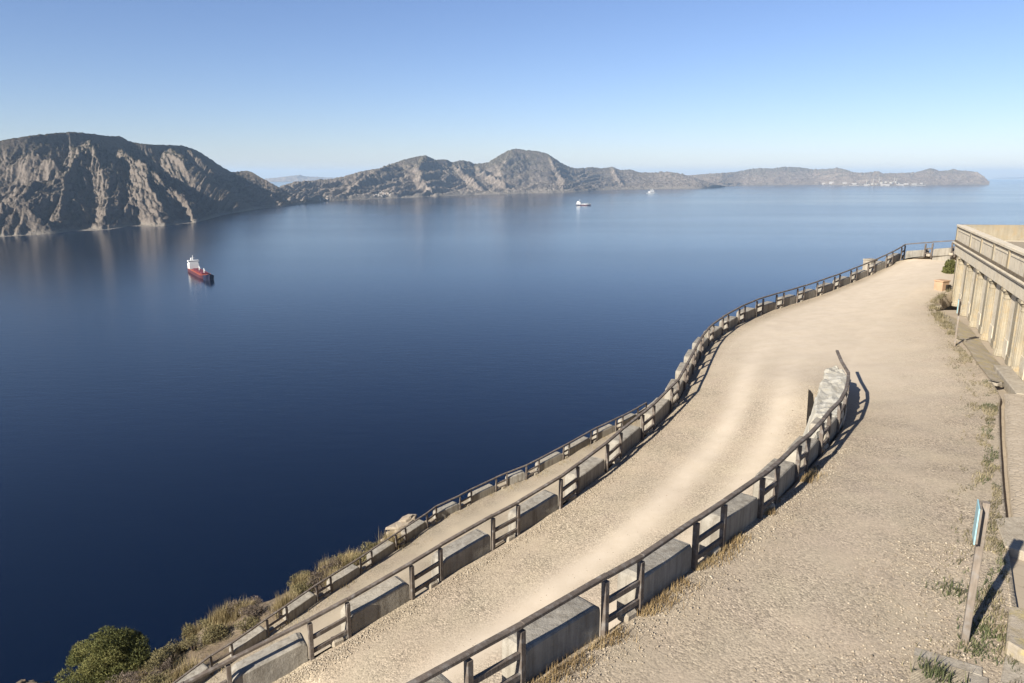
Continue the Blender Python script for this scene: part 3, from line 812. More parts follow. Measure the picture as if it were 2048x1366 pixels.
for k in range(6):
    s_ = col_s[k]; b = FO + td * s_ - nd * .02; b.z = Z0
    cr = MB(); cr.lathe(b, [(.29, .0), (.29, .14), (.26, .2), (.245, .28), (.215, .34), (.212, 1.0), (.185, 2.65), (.185, 2.7)], 32, .07)
    co = cr.build('column', M['colstone'], bld, smooth=False)
    cp = MB(); cp.lathe(b, [(.195, 2.7), (.21, 2.75), (.19, 2.78), (.19, 2.90), (.24, 2.96), (.28, 3.04), (.28, 3.085)], 28)
    cp.box(b + Z * 3.13, (.60, .60, .10), math.radians(-24)); cp.build('capital', M['colstone'], co)
for k in range(6):
    m = MB(); s_ = col_s[k] - .95; fb(m, s_ - .17, s_ + .17, -.2, -.077, 1.95, 2.35); m.build('niche_shade', M['interior'], bld)  # flat black plates painted as the shadow of wall recesses
m = MB(); fb(m, LF - .35, LF - .02, -12, -1.01, Z0 - .2, 3.34); m.build('end_wall', M['facade'], bld)
# entablature: architrave, frieze, cornice
m = MB(); fb(m, -.06, LF, -1.3, .22, 2.825, 3.36); m.build('architrave', M['facade'], bld, .01)
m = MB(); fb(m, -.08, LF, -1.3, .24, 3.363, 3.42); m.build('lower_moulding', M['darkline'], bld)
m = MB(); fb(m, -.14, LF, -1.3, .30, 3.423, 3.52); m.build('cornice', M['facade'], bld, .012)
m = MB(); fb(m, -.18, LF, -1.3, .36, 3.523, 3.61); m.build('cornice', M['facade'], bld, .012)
m = MB(); fb(m, -.12, LF, -1.3, .27, 3.613, 3.75); m.build('upper_shadow_band', M['darkline'], bld)  # dark band in place of the shadow gap between cornice and parapet
# roof and parapet
p0 = FO; corner = FO + td * LF
roof = [p0 + td * .15 - nd * .0, corner, corner - nd * 12, p0 + bd_ * 14]
m = MB(); m.prism([(q.x, q.y) for q in roof], 3.35, 3.72); m.build('roof', M['roof'], bld)
m = MB(); fb(m, -.06, LF, -.06, .20, 3.75, 4.55); m.build('parapet', M['facade'], bld)
for s_ in (.06, 5.75, 9.5, 13.2, 16.9, 20.6, 24.2):
    m = MB(); fb(m, s_ - .16, s_ + .22, -.1, .25, 3.752, 4.60); m.build('parapet_pilaster', M['colstone'], bld, .01)
for a, b in ((.3, 5.55), (6.03, 9.3), (9.78, 13.0), (13.48, 16.7), (17.2, 20.3), (20.9, 24)):
    m = MB(); fb(m, a + .15, b - .12, .20, .235, 4.38, 4.44); m.build('panel_moulding', M['facade'], bld)
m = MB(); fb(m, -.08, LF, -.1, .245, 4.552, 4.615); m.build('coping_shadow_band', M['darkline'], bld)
m = MB(); fb(m, -.12, LF, -.14, .28, 4.617, 4.75); m.build('coping', M['facade'], bld, .015)
# far parapet, curving away behind the roof
arc = []
for k in range(9):
    a = math.radians(100 - 1.5 * k); arc.append((p0 + Vector((math.sin(a), math.cos(a), 0)) * (1.75 * k) + nd * .08))
m = MB()
for a, b in zip(arc, arc[1:]): m.beam(a.xy.to_3d() + Z * 4.2, b.xy.to_3d() + Z * 4.2, .28, 1.1, .02)
m.build('far_parapet', M['colstone'], bld)

# bigger block at the near end of the facade (shaded brown corner at the frame edge)
m = MB(); fb(m, 20.9, LF + 1.0, .3, .9, Z0 - .1, .05); m.build('low_step', M['slab'], bld, .03)

# little stone hut at the corner
hc = at(1886, 588, .12)
hut = empty('stone_hut', hc, 'small tan stone hut with a dark opening, by the far corner of the building', 'hut')
m = MB(); m.box(hc + Vector((-.05, .2, .35)), (.72, .6, .95), .45); m.build('wall', M['tan'], hut, .02)
m = MB(); m.box(hc + Vector((-.05, .2, .88)), (.8, .68, .09), .45); m.build('roof', M['tan'], hut, .02)
m = MB(); m.frame(hc + Vector((.20, .09, .38)), Vector((math.cos(.45), math.sin(.45), 0)), Vector((-math.sin(.45), math.cos(.45), 0)), Z, .36, .42, .5); m.build('opening', M['interior'], hut)

# ------------------------------------------------------------------ vegetation builders
def leaves(centres, size, jitter_up=.5, asp=.5):
    n = len(centres); c = np.asarray(centres)
    d = rng.normal(size=(n, 3)); d[:, 2] = np.abs(d[:, 2]) * jitter_up; d /= np.linalg.norm(d, axis=1)[:, None]
    s = np.cross(d, rng.normal(size=(n, 3))); s /= np.linalg.norm(s, axis=1)[:, None] + 1e-9
    L = (size * rng.uniform(.6, 1.4, n))[:, None]
    V = np.stack([c - s * L * asp * .5, c + d * L * .5 - s * L * asp * .2, c + d * L, c + s * L * asp * .5], 1)
    return V.reshape(-1, 3), np.arange(n * 4).reshape(-1, 4)
def blades(base, h, w, spread):
    n = len(base); b = np.asarray(base)
    a = rng.uniform(0, 2 * math.pi, n); lean = rng.uniform(.05, 1, n) * spread
    tip = b + np.stack([np.cos(a) * lean * h, np.sin(a) * lean * h, h * np.sqrt(np.clip(1 - lean ** 2 * .6, .1, 1))], -1)
    sd = np.stack([-np.sin(a), np.cos(a), np.zeros(n)], -1) * (w * .5)[:, None] if not np.isscalar(w) else np.stack([-np.sin(a), np.cos(a), np.zeros(n)], -1) * w * .5
    V = np.stack([b - sd, b + sd, tip], 1); return V.reshape(-1, 3), np.arange(n * 3).reshape(-1, 3)
def tint_for(n, k, lo=0, hi=1, clump=None):
    t = rng.uniform(lo, hi, n)
    if clump is not None: t = np.clip(t * .45 + clump * .55, 0, 1)
    return np.repeat(t, k)
def blob_points(n, blobs):
    out = []; cl = []
    wts = np.array([b[3] * b[4] * b[5] for b in blobs]); wts = wts / wts.sum()
    for (x, y, z, rx, ry, rz), w in zip(blobs, wts):
        k = max(8, int(n * w)); p = rng.normal(size=(k, 3)); p /= np.linalg.norm(p, axis=1)[:, None]
        p *= (rng.uniform(.45, 1.0, k) ** .5)[:, None]
        out.append(p * np.array([rx, ry, rz]) + np.array([x, y, z])); cl.append(np.full(k, rng.uniform(.1, .9)))
    return np.concatenate(out), np.concatenate(cl)
def shrub_mesh(root, n, blobs, leaf, mat, asp=.5, name='foliage'):
    p, cl = blob_points(n, blobs); V, F = leaves(p, leaf, .9, asp)
    return mesh_np(name, V, F, mat, root, attrs={'tint': tint_for(len(p), 4, 0, 1, cl)})
def stems(root, n, h, r, mat):
    m = MB(); m.world = False
    for k in range(n):
        a = random.uniform(0, 6.28); q = Vector((math.cos(a) * r * random.uniform(.2, .8), math.sin(a) * r * random.uniform(.2, .8), h * random.uniform(.5, .9)))
        m.beam((0, 0, -.25), q, .05, .05)
    return m.build('stem', mat, root)

# big green juniper
jb = at(235, 1352, -21.3)
ju = empty('juniper_bush', jb, 'large dark green juniper bush on the slope in the bottom left corner', 'bush')
blobs = []
for k in range(46):
    a = random.uniform(0, 6.28); rr = random.uniform(0, 1) ** .5
    x, y = math.cos(a) * rr * 2.7 - .25, math.sin(a) * rr * 2.1
    blobs.append((x, y, .5 + 1.9 * (1 - rr ** 2) + random.uniform(-.25, .25), random.uniform(.4, .8), random.uniform(.4, .8), random.uniform(.3, .55)))
blobs += [(0, 0, .9, 1.9, 1.6, .9), (-.8, .3, .6, 1.3, 1.2, .8), (.9, -.2, .6, 1.3, 1.2, .8)]
shrub_mesh(ju, 60000, blobs, .11, M['leaf'], .42)
stems(ju, 9, 2.2, 1.7, M['bark'])

# scrub on the outer slope: templates then copies
def template(kind):
    r = bpy.data.objects.new({'straw': 'grass_tussock', 'olive': 'scrub_bush', 'brown': 'dry_bush'}[kind], None); link(r); r.empty_display_size = .2
    if kind == 'straw':
        n = 900; b = np.concatenate([rng.normal(size=(n, 2)) * .22, np.zeros((n, 1)) - .05], 1)
        V, F = blades(b, rng.uniform(.35, .85, n), .022, .75)
        mesh_np('grass_blades', V, F, M['straw'], r, attrs={'tint': tint_for(n, 3)})
    else:
        bl = [(random.uniform(-.45, .45), random.uniform(-.45, .45), random.uniform(.15, .45), random.uniform(.2, .38), random.uniform(.2, .38), random.uniform(.16, .3)) for _ in range(9)]
        shrub_mesh(r, 1500, bl, .085, M[kind], .35)
        stems(r, 6, .5, .4, M['bark'])
    return r
temps = {k: [template(k) for _ in range(2)] for k in ('straw', 'olive', 'brown')}
used = set()
def slope_point(u_frac, d):
    i = u_frac * (NA - 1); k = int(i); f = i - k
    p = Al[k] * (1 - f) + Al[min(k + 1, NA - 1)] * f; n = An[k]
    dz = float(np.interp(d, [.7, 1.6, 2.8, 4.2, 6, 8, 10], [.12, .35, .65, 1.15, 2.1, 3.7, 6.5]))
    sh = float(np.interp(u_frac, [0, .30, .42, .52, 1], [1, 1, .8, .1, 0]))
    x, y = p[0] + n[0] * d, p[1] + n[1] * d
    z = p[2] - dz - (1 - sh) * min(d, 5) * .9 + (.28 + d * .02) * float(fbm(np.array([x * .35]), np.array([y * .35]), 4, 21)[0])
    return Vector((x, y, z))
lab = {'straw': 'straw coloured grass tussock on the slope outside the lowest railing',
       'olive': 'rounded olive green scrub bush on the slope outside the lowest railing',
       'brown': 'leafless grey brown dry bush on the slope outside the lowest railing'}
cat = {'straw': 'grass tussock', 'olive': 'bush', 'brown': 'bush'}
def place(kind, loc, s, label=None, group=None):
    src = random.choice(temps[kind])
    if src.name in used:
        o = src.copy(); link(o)
        for ch in list(src.children):
            c = ch.copy(); link(c); c.parent = o
    else:
        o = src; used.add(src.name)
    o.location = loc; o.scale = (s, s, s * random.uniform(.8, 1.1)); o.rotation_euler = (0, 0, random.uniform(0, 6.28))
    tag(o, label or lab[kind], cat[kind], group or {'straw': 'straw tussocks on the outer slope', 'olive': 'olive bushes on the outer slope', 'brown': 'dry bushes on the outer slope'}[kind])
    return o
for k in range(120):
    fr_ = random.uniform(.10, .47); d = random.uniform(.9, 7.2) * (1 if fr_ < .36 else .6)
    kind = random.choices(['straw', 'olive', 'brown'], [.45, .3, .3])[0]
    place(kind, slope_point(fr_, d), random.uniform(.7, 1.5))
for s_ in temps.values():
    for q in s_:
        if q.name not in used: place('olive' if 'scrub' in q.name else 'brown', slope_point(.3, 2), 1)
# small rock at far bottom-left and limestone outcrop beyond the outer railing
def rock(name, c, s, label, seed=1, layers=5, mt='rock'):
    bm = bmesh.new()
    for k in range(layers):
        t = k / max(1, layers - 1); q = bmesh.ops.create_icosphere(bm, subdivisions=3, radius=1)
        ang = random.uniform(0, 6.28); off = Vector((random.uniform(-.35, .35) * s[0], random.uniform(-.35, .35) * s[1], (t - .5) * s[2] * 1.2))
        sx, sy = s[0] * random.uniform(.5, .8) * (1.1 - .5 * t), s[1] * random.uniform(.5, .8) * (1.1 - .5 * t)
        for v in q['verts']:
            n = v.co.copy(); h = float(fbm(np.array([n.x * 2 + k * 7]), np.array([n.y * 2 + n.z * 1.7 + seed]), 3, seed)[0])
            co = Vector([round(x * 2.6 + h * .5) / 2.6 * .5 + x * .5 for x in n]) * (1 + .25 * h)
            v.co = Vector((co.x * sx, co.y * sy, co.z * s[2] * .42)) + off
    me = bpy.data.meshes.new(name); bm.to_mesh(me); bm.free(); me.materials.append(M[mt])
    o = bpy.data.objects.new(name, me); o.location = c; link(o); return tag(o, label, 'rock')
oc_ = at(803, 1066, -15.0) + Vector((-.3, .45, 0)); m = MB()
for k in range(13):
    t_ = k / 12; z0 = -.75 + t_ * 1.35; cx, cy = random.uniform(-.45, .45) * (1.2 - t_) + .55 * t_, random.uniform(-.25, .25) + .15 * t_; r0 = (1.55 - 1.05 * t_)
    n_ = random.randint(4, 6); a0 = random.uniform(0, 6.28)
    pl = [(cx + math.cos(a0 + 6.283 * i / n_) * r0 * random.uniform(.5, 1.15), cy + math.sin(a0 + 6.283 * i / n_) * r0 * .75 * random.uniform(.5, 1.15)) for i in range(n_)]
    th = random.uniform(.13, .24); q = Vector((oc_.x, oc_.y, oc_.z))
    b_ = [(q.x + x, q.y + y, q.z + z0 + .25 * x) for x, y in pl]; t2 = [(q.x + x * .96, q.y + y * .96, q.z + z0 + th + .25 * x + random.uniform(-.03, .03)) for x, y in pl]
    m.add(b_ + t2, [list(range(n_))[::-1], list(range(n_, 2 * n_))] + [[i, (i + 1) % n_, n_ + (i + 1) % n_, n_ + i] for i in range(n_)])
o = m.build('rock_outcrop', M['rock'], None, .03); tag(o, 'pale layered limestone outcrop just outside the lowest railing', 'rock')
rock('boulder', at(40, 1376, -25.2), (2.0, 1.5, .7), 'brown boulder low in the bottom left corner, left of the juniper', seed=8, layers=4, mt='slope')

# bush at the far corner of the building
p = at(1896, 556, .55); bb = empty('corner_bush', p, 'dark green bush against the far corner of the colonnaded building', 'bush')
shrub_mesh(bb, 2600, [(0, 0, .5, .45, .45, .55), (.1, .1, .95, .38, .38, .4), (-.12, -.1, .35, .4, .4, .45)], .13, M['leaf'], .5); stems(bb, 4, 1.2, .4, M['bark'])

# dry grass along the inner parapet, weeds along the right edge: uncountable
def scatter_blades(name, pts, h0, h1, w, spread, mat):
    pts = np.asarray(pts); V, F = blades(pts, rng.uniform(h0, h1, len(pts)), w, spread)
    o = mesh_np(name, V, F, mat, attrs={'tint': tint_for(len(pts), 3, 0, 1, np.clip(.5 + fbm(pts[:, 0] * 1.5, pts[:, 1] * 1.5, 2, 77), 0, 1))}); return tag(o, kind='stuff')
def on_terrace(s, a):
    P = terr.pos(s, a); P[:, 2] += .022 * fbm(P[:, 0] * .45, P[:, 1] * .45, 2, 5) + .006 * fbm(P[:, 0] * 2.2, P[:, 1] * 2.2, 3, 9); return P
def on_road(s, a):
    P = road.pos(s, a); P[:, 2] += .022 * fbm(P[:, 0] * .45, P[:, 1] * .45, 2, 5) + .006 * fbm(P[:, 0] * 2.2, P[:, 1] * 2.2, 3, 9); return P
# along the foot of the inner parapet
n = 6500; s = rng.uniform(2.2, 7.2, n); a = np.abs(rng.normal(0, .035, n)) + .018
keep = (fbm(s * 2.3, a * 3, 3, 63) + np.interp(s, [2.2, 4.2, 5.2, 7.2], [.35, .25, -.05, -.2])) > .0
P = on_terrace(s[keep], a[keep]); scatter_blades('dry_grass', P, .05, .20, .012, .8, M['orange'])
# tall dry stalks against the blocks
# weeds by the right edge
n = 16000; s = rng.uniform(2.0, 14.5, n); a = 1 - np.abs(rng.normal(.06, .07, n))
keep = (fbm(s * 1.6, a * 9, 3, 71) > .12) & (a > .74) & (a < .99)
P = on_terrace(s[keep], a[keep]); scatter_blades('weeds', P, .03, .13, .02, .95, M['weed'])
n = 7000; s = rng.uniform(3.0, 12, n); a = 1 - np.abs(rng.normal(.05, .06, n))
keep = (fbm(s * 2.1 + 9, a * 8, 3, 91) > .42) & (a > .78) & (a < .985)
P = on_terrace(s[keep], a[keep]); scatter_blades('green_weeds', P, .03, .13, .022, 1.0, M['green'])
n = 2600; s = rng.uniform(13.4, 15.9, n); a = 1 - np.abs(rng.normal(.0, .05, n))
P = on_terrace(s, np.clip(a, .5, 1.0)); P[:, 0] += rng.normal(0, .12, n); P[:, 1] += rng.normal(0, .12, n); P = P[fbm(P[:, 0] * 1.3, P[:, 1] * 1.3, 3, 17) > -.05]
scatter_blades('weeds', P, .06, .28, .03, .9, M['weed'])
# road verge by the nose
n = 2500; s = rng.uniform(7.6, 10.4, n); a = 1 - np.abs(rng.normal(.03, .05, n))
keep = (fbm(s * 3, a * 5, 3, 55) > .05) & (a > .8) & (a < 1.0)
P = on_road(s[keep], a[keep]); scatter_blades('verge_grass', P, .03, .12, .016, .9, M['orange'])
# lower road verge
n = 3500; k = rng.integers(10, NA - 10, n); f = np.abs(rng.normal(0, .07, n)) + .1
P = lo_l[k] * (1 - f[:, None]) + lo_r[k] * f[:, None] + rng.normal(size=(n, 3)) * [.1, .1, 0]
keep = fbm(P[:, 0] * .6, P[:, 1] * .6, 3, 15) > .0
scatter_blades('roadside_grass', P[keep], .08, .3, .02, .8, M['straw'])

# weed plants in and beside the grate
def plant(loc, n, r, h, label, name='weed_plant', leaf=.032):
    e = empty(name, loc, label, 'plant')
    m_ = int(n * .55); b = np.concatenate([rng.normal(size=(m_, 2)) * r * .5, np.zeros((m_, 1))], 1)
    b[:, :2] += .5 * r * np.round(rng.normal(size=(m_, 2)))
    V, F = blades(b, rng.uniform(.25, .8, m_) * h, leaf * .8, 1.1)
    mesh_np('leaves', V, F, M['green'], e, attrs={'tint': tint_for(m_, 3)}); return e
plant(g0 + gu * .38 + gv * .42 + Z * .06, 260, .2, .28, 'leafy green weed growing up through the iron drain grate')
plant(at(1975, 1262, 0), 420, .26, .16, 'patch of green weeds between the near sign and the lichen block', leaf=.04)
plant(at(1955, 1298, 0), 380, .24, .14, 'low green weed just behind the concrete grate surround')
plant(at(1905, 1185, 0), 420, .3, .2, 'greyish green weed beside the tall sign post, on the terrace side')
for o in list(COL.objects): pass

# loose stones
def stones(name, P, smin, smax):
    n = len(P); oc = np.array([(1, 0, 0), (-1, 0, 0), (0, 1, 0), (0, -1, 0), (0, 0, 1), (0, 0, -1)], float)
    F0 = np.array([(0, 2, 4), (2, 1, 4), (1, 3, 4), (3, 0, 4), (2, 0, 5), (1, 2, 5), (3, 1, 5), (0, 3, 5)])
    r = smin * (smax / smin) ** (rng.uniform(0, 1, n) ** 2)
    V = oc[None] * rng.uniform(.55, 1.2, (n, 6, 1)) + rng.normal(size=(n, 6, 3)) * .16
    an = rng.uniform(0, 6.28, n); c, s_ = np.cos(an)[:, None], np.sin(an)[:, None]
    x, y = V[..., 0] * c - V[..., 1] * s_, V[..., 0] * s_ + V[..., 1] * c
    V = np.stack([x, y, V[..., 2] * .7], -1) * r[:, None, None] + P[:, None, :] + np.array([0, 0, 1]) * (r * .25)[:, None, None]
    F = (F0[None] + (np.arange(n) * 6)[:, None, None]).reshape(-1, 3)
    o = mesh_np(name, V.reshape(-1, 3), F, M['stone'], attrs={'tint': np.repeat(rng.beta(2.2, 2.2, n), 6)}); return tag(o, kind='stuff')
n = 9000; s = rng.uniform(.6, 9.5, n); a = np.abs(rng.normal(0, .035, n)) + .02
P1 = on_road(s, a)
n = 5000; s = rng.uniform(.6, 10, n); a = rng.uniform(.03, .98, n); P2 = on_road(s, a)
n = 16000; s = rng.uniform(1.2, 10, n); a = rng.uniform(.02, .985, n); k = (fbm(s * 1.3, a * 4, 3, 33) > rng.uniform(-.5, .5, n)); P3 = on_terrace(s[k], a[k])
n = 5000; s = rng.uniform(2, 8, n); a = np.abs(rng.normal(0, .07, n)) + .03; P4 = on_terrace(s, a)
n = 5000; s = rng.uniform(2, 5.2, n); a = np.clip(rng.normal(.78, .13, n), .3, .985); P5 = on_terrace(s, a)
n = 2500; s = rng.uniform(8.2, 10.3, n); a = 1 - np.abs(rng.normal(0, .08, n)); k = a < 1; P6 = on_road(s[k], a[k])
stones('gravel', np.concatenate([P1, P4, P5, P6]), .010, .036)
stones('gravel', np.concatenate([P2, P3]), .006, .018)

# ------------------------------------------------------------------ sea
nS = 180; ang = np.linspace(0, 2 * math.pi, nS, endpoint=False); RS = 60000.0
rad = [0, 300, 1200, 4000, 12000, 30000, RS]
vs = [(0, 0, SEA)]; fs_ = []
for r in rad[1:]: vs += [(r * math.cos(a), r * math.sin(a), SEA) for a in ang]
for k in range(nS): fs_.append([0, 1 + k, 1 + (k + 1) % nS])
for j in range(len(rad) - 2):
    for k in range(nS):
        a, b = 1 + j * nS + k, 1 + j * nS + (k + 1) % nS; fs_.append([a, a + nS, b + nS, b])
o = mesh_np('sea', np.array(vs), fs_, M['sea']); tag(o, kind='structure')

# ------------------------------------------------------------------ hills across the bay
def azel(u, v):
    d = ray(u, v); return math.atan2(d[0], d[1]), d[2] / math.hypot(d[0], d[1])
def shore_r(u, v): a, e = azel(u, v); return a, -(CAMZ - SEA) / e
def smin(a, b, k): 
    h = np.clip(.5 + .5 * (a - b) / k, 0, 1); return a * h + b * (1 - h) + k * h * (1 - h)      # smooth max
def hills(name, shore, crest, depth, mat, nu, nt, spurs=(), k_spur=.75, hollow=.25, noise=(150, 30, .6), shear=0.0, tmax=1.7, seed=1, fine=1.0, cliff=0.0):
    sa = np.array([shore_r(u, v) for u, v in shore]); ca = np.array([azel(u, v) for u, v in crest])
    az = np.linspace(max(sa[0, 0], ca[0, 0]), min(sa[-1, 0], ca[-1, 0]), nu)
    r0 = np.interp(az, sa[:, 0], sa[:, 1]); e1 = np.interp(az, ca[:, 0], ca[:, 1]); kk = np.hanning(11 if nu > 500 else 5); kk /= kk.sum(); e1 = np.convolve(np.pad(e1, len(kk) // 2, mode='edge'), kk, 'valid'); e1 = e1 + (.0008 if fine > .9 else .0009) * fbm(az * (240 if fine > .9 or nu > 500 else 420), az * 0 + seed, 3, seed)
    dep = np.interp(az, [azel(u, 380)[0] for u, _ in depth], [d for _, d in depth])
    ks = np.hanning(max(5, nu // 9) | 1); ks /= ks.sum(); es = np.convolve(np.pad(e1, len(ks) // 2, mode='edge'), ks, 'valid')
    r1 = np.convolve(np.pad(r0 + dep, len(ks) // 2, mode='edge'), ks, 'valid'); k3 = np.hanning(max(5, nu // 40) | 1); k3 /= k3.sum()
    r0 = np.convolve(np.pad(r0, len(k3) // 2, mode='edge'), k3, 'valid'); dep = np.maximum(r1 - r0, 60)
    r1 = r0 + dep; zc = CAMZ + r1 * es
    if not np.isscalar(shear): shear = np.interp(az, [azel(u, 380)[0] for u, _ in shear], [d for _, d in shear])[:, None]
    t = np.concatenate([[-.06, -.02], np.linspace(0, 1.15, nt), np.linspace(1.2, tmax, 8)])
    T = t[None, :] * np.ones((nu, 1)); R = r0[:, None] + dep[:, None] * T
    X = R * np.sin(az)[:, None]; Y = R * np.cos(az)[:, None]
    Hc = (zc - SEA)[:, None]
    tt = np.clip(T, 0, 1)
    env = np.clip(4 * tt * (1 - tt), 0, 1) ** .7
    base = Hc * (tt ** .95) - hollow * Hc * env
    cl = cliff * np.minimum(1, np.clip(T, 0, 1) / .05) * (1 - tt)
    base = base + cl
    base = base - Hc * np.clip((T - 1) / (tmax - 1), 0, 1) ** 1.3 * .9
    z = base
    # explicit spurs: ridge lines running down from the crest
    for sp in spurs:
        pts = []
        for (u, v, q) in sp:
            a, e = azel(u, v); ra = np.interp(a, az, r0); da = np.interp(a, az, dep)
            r = ra + da * q; pts.append((r * math.sin(a), r * math.cos(a), CAMZ + r * e - SEA))
        best = None
        for (x0, y0, z0), (x1, y1, z1) in zip(pts, pts[1:]):
            dx, dy = x1 - x0, y1 - y0; f = np.clip(((X - x0) * dx + (Y - y0) * dy) / (dx * dx + dy * dy), 0, 1)
            dd = np.hypot(X - x0 - f * dx, Y - y0 - f * dy); zz = z0 + f * (z1 - z0) - k_spur * dd
            best = zz if best is None else np.maximum(best, zz)
        z = smin(z, best, 14.0)
    sc_, am, _ = noise
    S = az[:, None] * r0.mean() + shear * dep[:, None] * T
    rd = ridged(S / sc_, T * dep[:, None] / (sc_ * 2.6), 5, seed, .55) - .55
    fade = np.clip(T / .12, 0, 1) * np.clip(np.abs(1 - T) / .16, .12, 1)
    z = z + am * rd * fade * 1.6
    z = z + am * .28 * fbm(X / sc_ * 3.1, Y / sc_ * 3.1, 4, seed + 5) * np.clip(T / .05, 0, 1) * np.clip(np.abs(1 - T) / .1, .25, 1)
    z = z + fine * (am * .75 * (ridged(S / sc_ * 3.3 + 5, T * dep[:, None] / sc_ * 1.1, 4, seed + 21, .6) - .5) + am * .35 * (ridged(X / sc_ * 6.5, Y / sc_ * 6.5, 3, seed + 31, .6) - .5)) * np.clip(T / .04, 0, 1) * np.clip(np.abs(1 - T) / .06, .1, 1)
    z = np.where(T < 0, T * 400, np.maximum(z, 1.5 * T))
    # crest guard: nothing in front of the crest may rise above the traced skyline
    fr = (T > .02) & (T < 1.12)
    for _ in range(4):
        e = np.where(fr, (SEA + z - CAMZ) / R, -9); kx = e.argmax(1); ii = np.arange(nu)
        rat = (CAMZ + R[ii, kx] * e1 - SEA) / np.maximum(z[ii, kx], 1)
        k2 = np.hanning(9 if _ < 3 else 3); k2 /= k2.sum(); rat = np.convolve(np.pad(rat, len(k2) // 2, mode='edge'), k2, 'valid')
        z = np.where(T > 0, z * (1 + (rat[:, None] - 1) * np.clip((T - .74 + .12 * np.sin(az * 90)[:, None]) / .22, 0, 1) ** 1.5), z)
    Zw = np.minimum(SEA + z, CAMZ + R * (e1[:, None] + .0012))
    edge = np.clip(np.minimum(np.arange(nu), 1e9) / 1.0, 0, 1)
    V = np.stack([X, Y, Zw], -1)
    o = mesh_np(name, V.reshape(-1, 3), grid_faces(nu, len(t), True), mat, smooth=True)
    return tag(o, kind='structure')

# headland on the left
hills('headland',
      [(-420, 500), (-150, 486), (0, 474), (70, 470), (107, 467), (140, 463), (215, 460), (258, 452), (318, 454), (345, 449), (388, 446), (440, 432), (500, 420), (560, 414), (600, 408), (640, 403.5)],
      [(-420, 330), (-150, 300), (0, 281), (60, 271), (110, 266), (147, 263.5), (180, 267), (215, 272), (240, 272), (262, 284), (300, 289), (340, 290), (365, 291), (385, 297), (405, 307), (440, 331), (462, 344), (478, 343), (495, 341), (508, 346), (520, 354), (550, 370), (575, 385), (600, 398), (640, 403)],
      [(-420, 1400), (0, 1350), (150, 1450), (300, 1750), (380, 1900), (480, 1600), (560, 800), (600, 420), (640, 150)],
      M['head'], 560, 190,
      spurs=[[(176, 278, .86), (134, 344, .55), (124, 390, .30), (118, 440, .08)],
             [(134, 344, .55), (70, 300, .80)], [(134, 344, .55), (60, 360, .40), (20, 430, .15)],
             [(178, 280, .86), (205, 338, .52), (217, 372, .36), (214, 410, .20), (202, 455, .02)],
             [(240, 300, .84), (290, 331, .50), (270, 385, .26), (246, 440, .06)],
             [(290, 331, .50), (322, 362, .34), (372, 398, .17), (388, 440, .02)],
             [(290, 331, .50), (300, 385, .22), (322, 440, .03)],
             [(340, 296, .90), (364, 316, .72), (431, 386, .34), (485, 414, .08)],
             [(380, 300, .95), (437, 354, .60), (500, 398, .22)],
             [(470, 345, .98), (494, 372, .66), (560, 400, .25), (592, 408, .03)],
             [(0, 408, .14), (45, 412, .12), (70, 432, .07), (95, 455, .02)],
             [(-120, 400, .2), (-40, 405, .16), (0, 408, .14)]],
      k_spur=.78, hollow=.38, noise=(150, 24, .6), seed=4, fine=1.0, cliff=14, shear=[(-100, -.5), (130, -.4), (250, 0), (380, .7), (600, .9)])
# coast in the middle with the mesa
hills('coastal_ridge',
      [(560, 409), (600, 407), (640, 403), (700, 400), (760, 397.5), (800, 396), (850, 394), (900, 391.5), (950, 389.5), (1000, 388.5), (1060, 386.5), (1100, 386), (1150, 384), (1200, 380.5), (1250, 379), (1300, 378), (1350, 377.5), (1400, 377), (1432, 375.5), (1450, 374)],
      [(560, 372), (575, 368), (590, 363), (640, 360), (668, 357), (690, 352), (720, 343), (760, 336), (790, 325), (815, 317), (850, 310), (872, 320), (890, 318), (905, 325), (920, 320), (940, 323), (950, 328), (975, 325), (990, 316), (1005, 307), (1018, 300), (1030, 297), (1050, 300), (1075, 302), (1095, 307), (1108, 316), (1120, 324), (1135, 332), (1150, 337), (1185, 334), (1205, 337), (1225, 333), (1240, 340), (1262, 339), (1280, 345), (1310, 345), (1335, 343), (1360, 347), (1385, 354), (1410, 362), (1432, 371), (1450, 374)],
      [(560, 1500), (700, 1700), (850, 1900), (1000, 2400), (1150, 2600), (1300, 2400), (1400, 1500), (1450, 700)],
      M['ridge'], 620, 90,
      spurs=[[(850, 311, .97), (838, 335, .7), (850, 365, .3), (870, 385, .03)],
             [(905, 326, .97), (935, 350, .6), (965, 378, .1)],
             [(790, 326, .98), (740, 350, .6), (690, 385, .15)],
             [(1020, 301, 1.0), (1010, 325, .85), (1000, 338, .7)], [(1095, 308, 1.0), (1112, 335, .8), (1130, 358, .4), (1125, 380, .03)],
             [(1225, 334, .98), (1235, 355, .6), (1250, 376, .05)], [(950, 329, .97), (985, 352, .55), (1030, 378, .08)]],
      k_spur=.66, hollow=.30, noise=(320, 62, .6), shear=-.75, seed=14, cliff=55, fine=.3)
